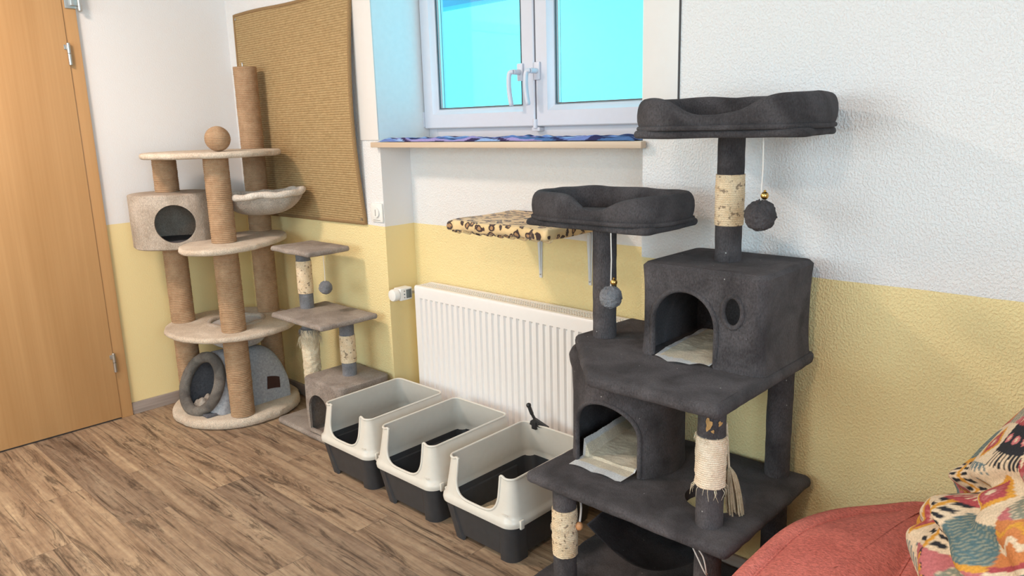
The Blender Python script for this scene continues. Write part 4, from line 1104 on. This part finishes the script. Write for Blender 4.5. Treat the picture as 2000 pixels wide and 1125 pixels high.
def pf2(u, v):
    x = 2.568+0.182*u; y = -0.400+0.29*v
    front = max(0, 1-v*5)
    if front > 0: x += -0.010*front
    z = 0.418+0.020*v+0.004*mnoise.noise(Vector((u*4, v*6, 9)))+0.0014*mnoise.noise(Vector((u*10, v*60, 4)))
    if u < 0.12: z += (0.12-u)*0.35
    if front > 0: z = 0.404+0.012*(1-front)+0.005*abs(math.sin(u*7))*front
    return (x, y, z)
pad('cream puppy pad spilling out of the lower round cubby', pf2)

# ------------------------------------------------------------------ coral seat pad
rd = thing('lounge_cushion', 'coral red velour lounge cushion on the floor right of the charcoal cat tree', 'cushion', (3.34, -0.6, 0))
out = [(3.165, -0.640), (3.168, -0.540), (3.178, -0.420), (3.205, -0.330), (3.262, -0.240), (3.325, -0.165), (3.385, -0.095), (3.435, -0.085), (3.48, -0.13), (3.51, -0.22), (3.515, -0.4), (3.515, -0.7), (3.51, -0.95), (3.46, -1.08), (3.36, -1.11), (3.25, -1.02), (3.17, -0.85)]
sp_ = smoothpath([(x-3.34, y+0.6, 0) for x, y in out], 6, True)
poly = [(p.x, p.y) for p in sp_][::-1]
if sum(poly[i-1][0]*poly[i][1]-poly[i][0]*poly[i-1][1] for i in range(len(poly))) < 0: poly = poly[::-1]
ZT_ = 0.43
rings = []
for off, z in ((-0.05, 0.0), (-0.01, 0.02), (0.012, 0.12), (0.012, 0.26), (0.006, 0.355), (-0.006, 0.395), (-0.020, 0.418), (-0.042, 0.428), (-0.055, 0.424), (-0.060, 0.420), (-0.066, 0.424), (-0.080, 0.430)):
    rings.append([(x, y, z) for x, y in offset_poly(poly, off)])
pin = offset_poly(poly, -0.080); mx_ = sum(p[0] for p in pin)/len(pin); my_ = sum(p[1] for p in pin)/len(pin)
for k in (0.85, 0.65, 0.45, 0.25, 0.06):
    rings.append([(mx_+(x-mx_)*k, my_+(y-my_)*k, 0.434+0.014*(1-k)) for x, y in pin])
def tilt(y, z): return z+0.042*max(0, min(1, (y+0.10+0.02)/0.45))**1.2*(z/0.43)
rings = [[(x, y, tilt(y, z)) for x, y, z in rg] for rg in rings]
b = bmesh.new(); loft(b, rings); obj('body', b, 'red', rd, angle=80)
b = bmesh.new(); tube(b, [(x, y, tilt(y, 0.4215)) for x, y in offset_poly(poly, -0.060)], 0.0035, 6, True); obj('piping', b, 'red', rd)

# ------------------------------------------------------------------ patchwork bean bag
def motif(u, v):
    """kilim-like patches: u,v in metres on the cloth; returns rgb"""
    n = len(u); cream = np.array((0.72, 0.55, 0.38)); red = np.array((0.40, 0.075, 0.08)); rose = np.array((0.50, 0.15, 0.15)); och = np.array((0.64, 0.30, 0.05))
    slate = np.array((0.13, 0.18, 0.19)); blk = np.array((0.03, 0.03, 0.035)); grey = np.array((0.25, 0.25, 0.19)); rust = np.array((0.56, 0.20, 0.07)); teal = np.array((0.10, 0.16, 0.17))
    P = 0.088; a = math.radians(28); x = (u*math.cos(a)+v*math.sin(a))/P; y = (-u*math.sin(a)+v*math.cos(a))/P
    ix, iy = np.floor(x).astype(int), np.floor(y).astype(int); fx, fy = x-ix, y-iy; cx, cy = fx-0.5, fy-0.5
    k = (ix*7+iy*13+ix*iy*3) % 9; out = np.zeros((n, 3)); grain = (np.sin(u*900+np.sin(v*300)*2)*0.5+0.5)
    d1 = np.abs(cx)+np.abs(cy); tri = np.abs((fx*6) % 1-0.5)*2
    def setw(m, c): out[m] = c
    m = k == 0; setw(m, cream); setw(m & (d1 < 0.42), och); setw(m & (d1 < 0.30), red); setw(m & (d1 < 0.20) & (((fx*14) % 1) > 0.5), rose); setw(m & (d1 < 0.09), cream)
    m = k == 1; setw(m, cream); st = (np.abs(cx) > 0.10) & (np.abs(cx) < 0.40) & (((fy*7) % 1) > 0.5); setw(m & st, blk); setw(m & (np.abs(cx) < 0.07), och)
    m = k == 2; setw(m, teal); setw(m & (grain > 0.72), grey); setw(m & (fy < 0.12), och); setw(m & (fy > 0.88), cream)
    m = k == 3; setw(m, rust); setw(m & (np.abs(cy+0.12*np.sin(fx*12)) < 0.07), cream); setw(m & (np.abs(cy-0.3+0.1*np.sin(fx*12)) < 0.05), och); setw(m & (fy < 0.10), red)
    m = k == 4; setw(m, grey); setw(m & (grain > 0.6) & (((fx+fy)*5 % 1) > 0.4), cream*0.8); setw(m & (d1 > 0.72), rose)
    m = k == 5; setw(m, cream); setw(m & (fy < 0.28*tri+0.04), red); setw(m & (fy > 1-0.28*tri), slate); setw(m & (d1 < 0.16), slate); setw(m & (d1 < 0.09), och)
    m = k == 6; setw(m, rose); star = (np.abs(cx)+np.abs(cy)*0.8 < 0.30+0.10*np.sign(np.sin(np.arctan2(cy, cx)*9))); setw(m & star, blk); star2 = (np.abs(cx)+np.abs(cy)*0.8 < 0.26+0.10*np.sign(np.sin(np.arctan2(cy, cx)*9))); setw(m & star2, och); setw(m & (d1 < 0.08), cream)
    m = k == 7; setw(m, blk); setw(m & (((fx*8-fy*3) % 1) > 0.45) & (fy < 0.35), cream); setw(m & (np.hypot(((fx*3) % 1)-0.5, (fy-0.68)*3) < 0.33), rose*1.2); setw(m & (np.hypot(((fx*3) % 1)-0.5, (fy-0.68)*3) < 0.15), cream)
    m = k == 8; setw(m, och); setw(m & (fx+fy > 1.0), cream); setw(m & (fx+fy > 1.0) & (((fx-fy)*6 % 1) > 0.7), slate); setw(m & (np.abs(fx+fy-1) < 0.05), red)
    return out*(0.90+0.14*grain[:, None])
def beanbag():
    t = thing('bean_bag', 'bean bag under a patchwork patterned throw in orange, red and slate', 'bean bag', (3.90, -0.55, 0))
    nu, nv = 620, 420
    U, V = np.meshgrid(np.arange(nu)/nu, np.linspace(0, 1, nv)); th_ = U*2*PI
    # profile radius and height
    zc = np.array([0.0, 0.05, 0.22, 0.42, 0.58, 0.70, 0.80, 0.90, 1.01, 1.08, 1.11]); rc = np.array([0.26, 0.33, 0.365, 0.365, 0.360, 0.345, 0.312, 0.250, 0.165, 0.075, 0.0])
    s_ = V*10; z = np.interp(s_, np.arange(11), zc); r = np.interp(s_, np.arange(11), rc)
    kz = np.ones(9)/9
    # smooth by resampling cubic-like
    def smooth(a):
        p = np.concatenate([np.repeat(a[:1], 12, 0), a, np.repeat(a[-1:], 12, 0)]); k = np.hanning(25); k /= k.sum()
        return np.apply_along_axis(lambda c: np.convolve(c, k, 'valid'), 0, p)
    z = smooth(z); r = smooth(r); r[-1] = 0.0
    X = r*np.cos(th_); Y = r*np.sin(th_)
    # folds of the throw gathered at the waist
    def dang(a0): return np.abs((th_-math.radians(a0)+PI) % (2*PI)-PI)
    left = np.exp(-(dang(195)/0.95)**2)
    fold = 0.0
    for (zz, amp, wd, sl, ph) in ((0.72, -0.030, 0.020, 0.10, 0.0), (0.62, -0.024, 0.018, 0.14, 0.6), (0.665, 0.028, 0.030, 0.07, 1.0), (0.79, -0.010, 0.018, -0.10, 2.0), (0.54, -0.020, 0.020, 0.16, 0.4), (0.85, 0.010, 0.03, 0.18, 1.4)):
        cz = zz+sl*np.sin(th_*2.0+ph)+0.012*np.sin(th_*9+ph*5)
        fold = fold+amp*np.exp(-((z-cz)/wd)**2)*left
    lump = 0.042*np.exp(-((z-0.645)/0.055)**2)*np.exp(-(dang(190)/0.55)**2)
    rip = 0.006*np.sin(th_*23+z*38)*np.exp(-((z-0.66)/0.12)**2)*left
    R = (fold+lump+rip)
    X = X+R*np.cos(th_); Y = Y+R*np.sin(th_); Z = z+0.02*np.exp(-((z-0.66)/0.1)**2)*np.sin(th_*6)*left
    co = np.stack([X, Y, Z], -1).reshape(-1, 3)
    idx = np.arange(nu*nv).reshape(nv, nu); a = idx[:-1]; b2 = idx[1:]
    faces = np.stack([a, np.roll(a, -1, 1), np.roll(b2, -1, 1), b2], -1).reshape(-1, 4)
    me = bpy.data.meshes.new('throw'); me.from_pydata(co.tolist(), [], faces.tolist()); me.update()
    uu = (th_*0.42).reshape(-1); vv = (V*1.25).reshape(-1)
    warp = 0.02*np.sin(uu*14+vv*9); col = np.ones((len(uu), 4), np.float32); col[:, :3] = motif(uu+warp, vv+0.02*np.sin(uu*9))
    at_ = me.color_attributes.new('pattern', 'FLOAT_COLOR', 'POINT'); at_.data.foreach_set('color', col.reshape(-1).astype(np.float32))
    obj('throw', me, 'quilt', t, angle=80)
beanbag()
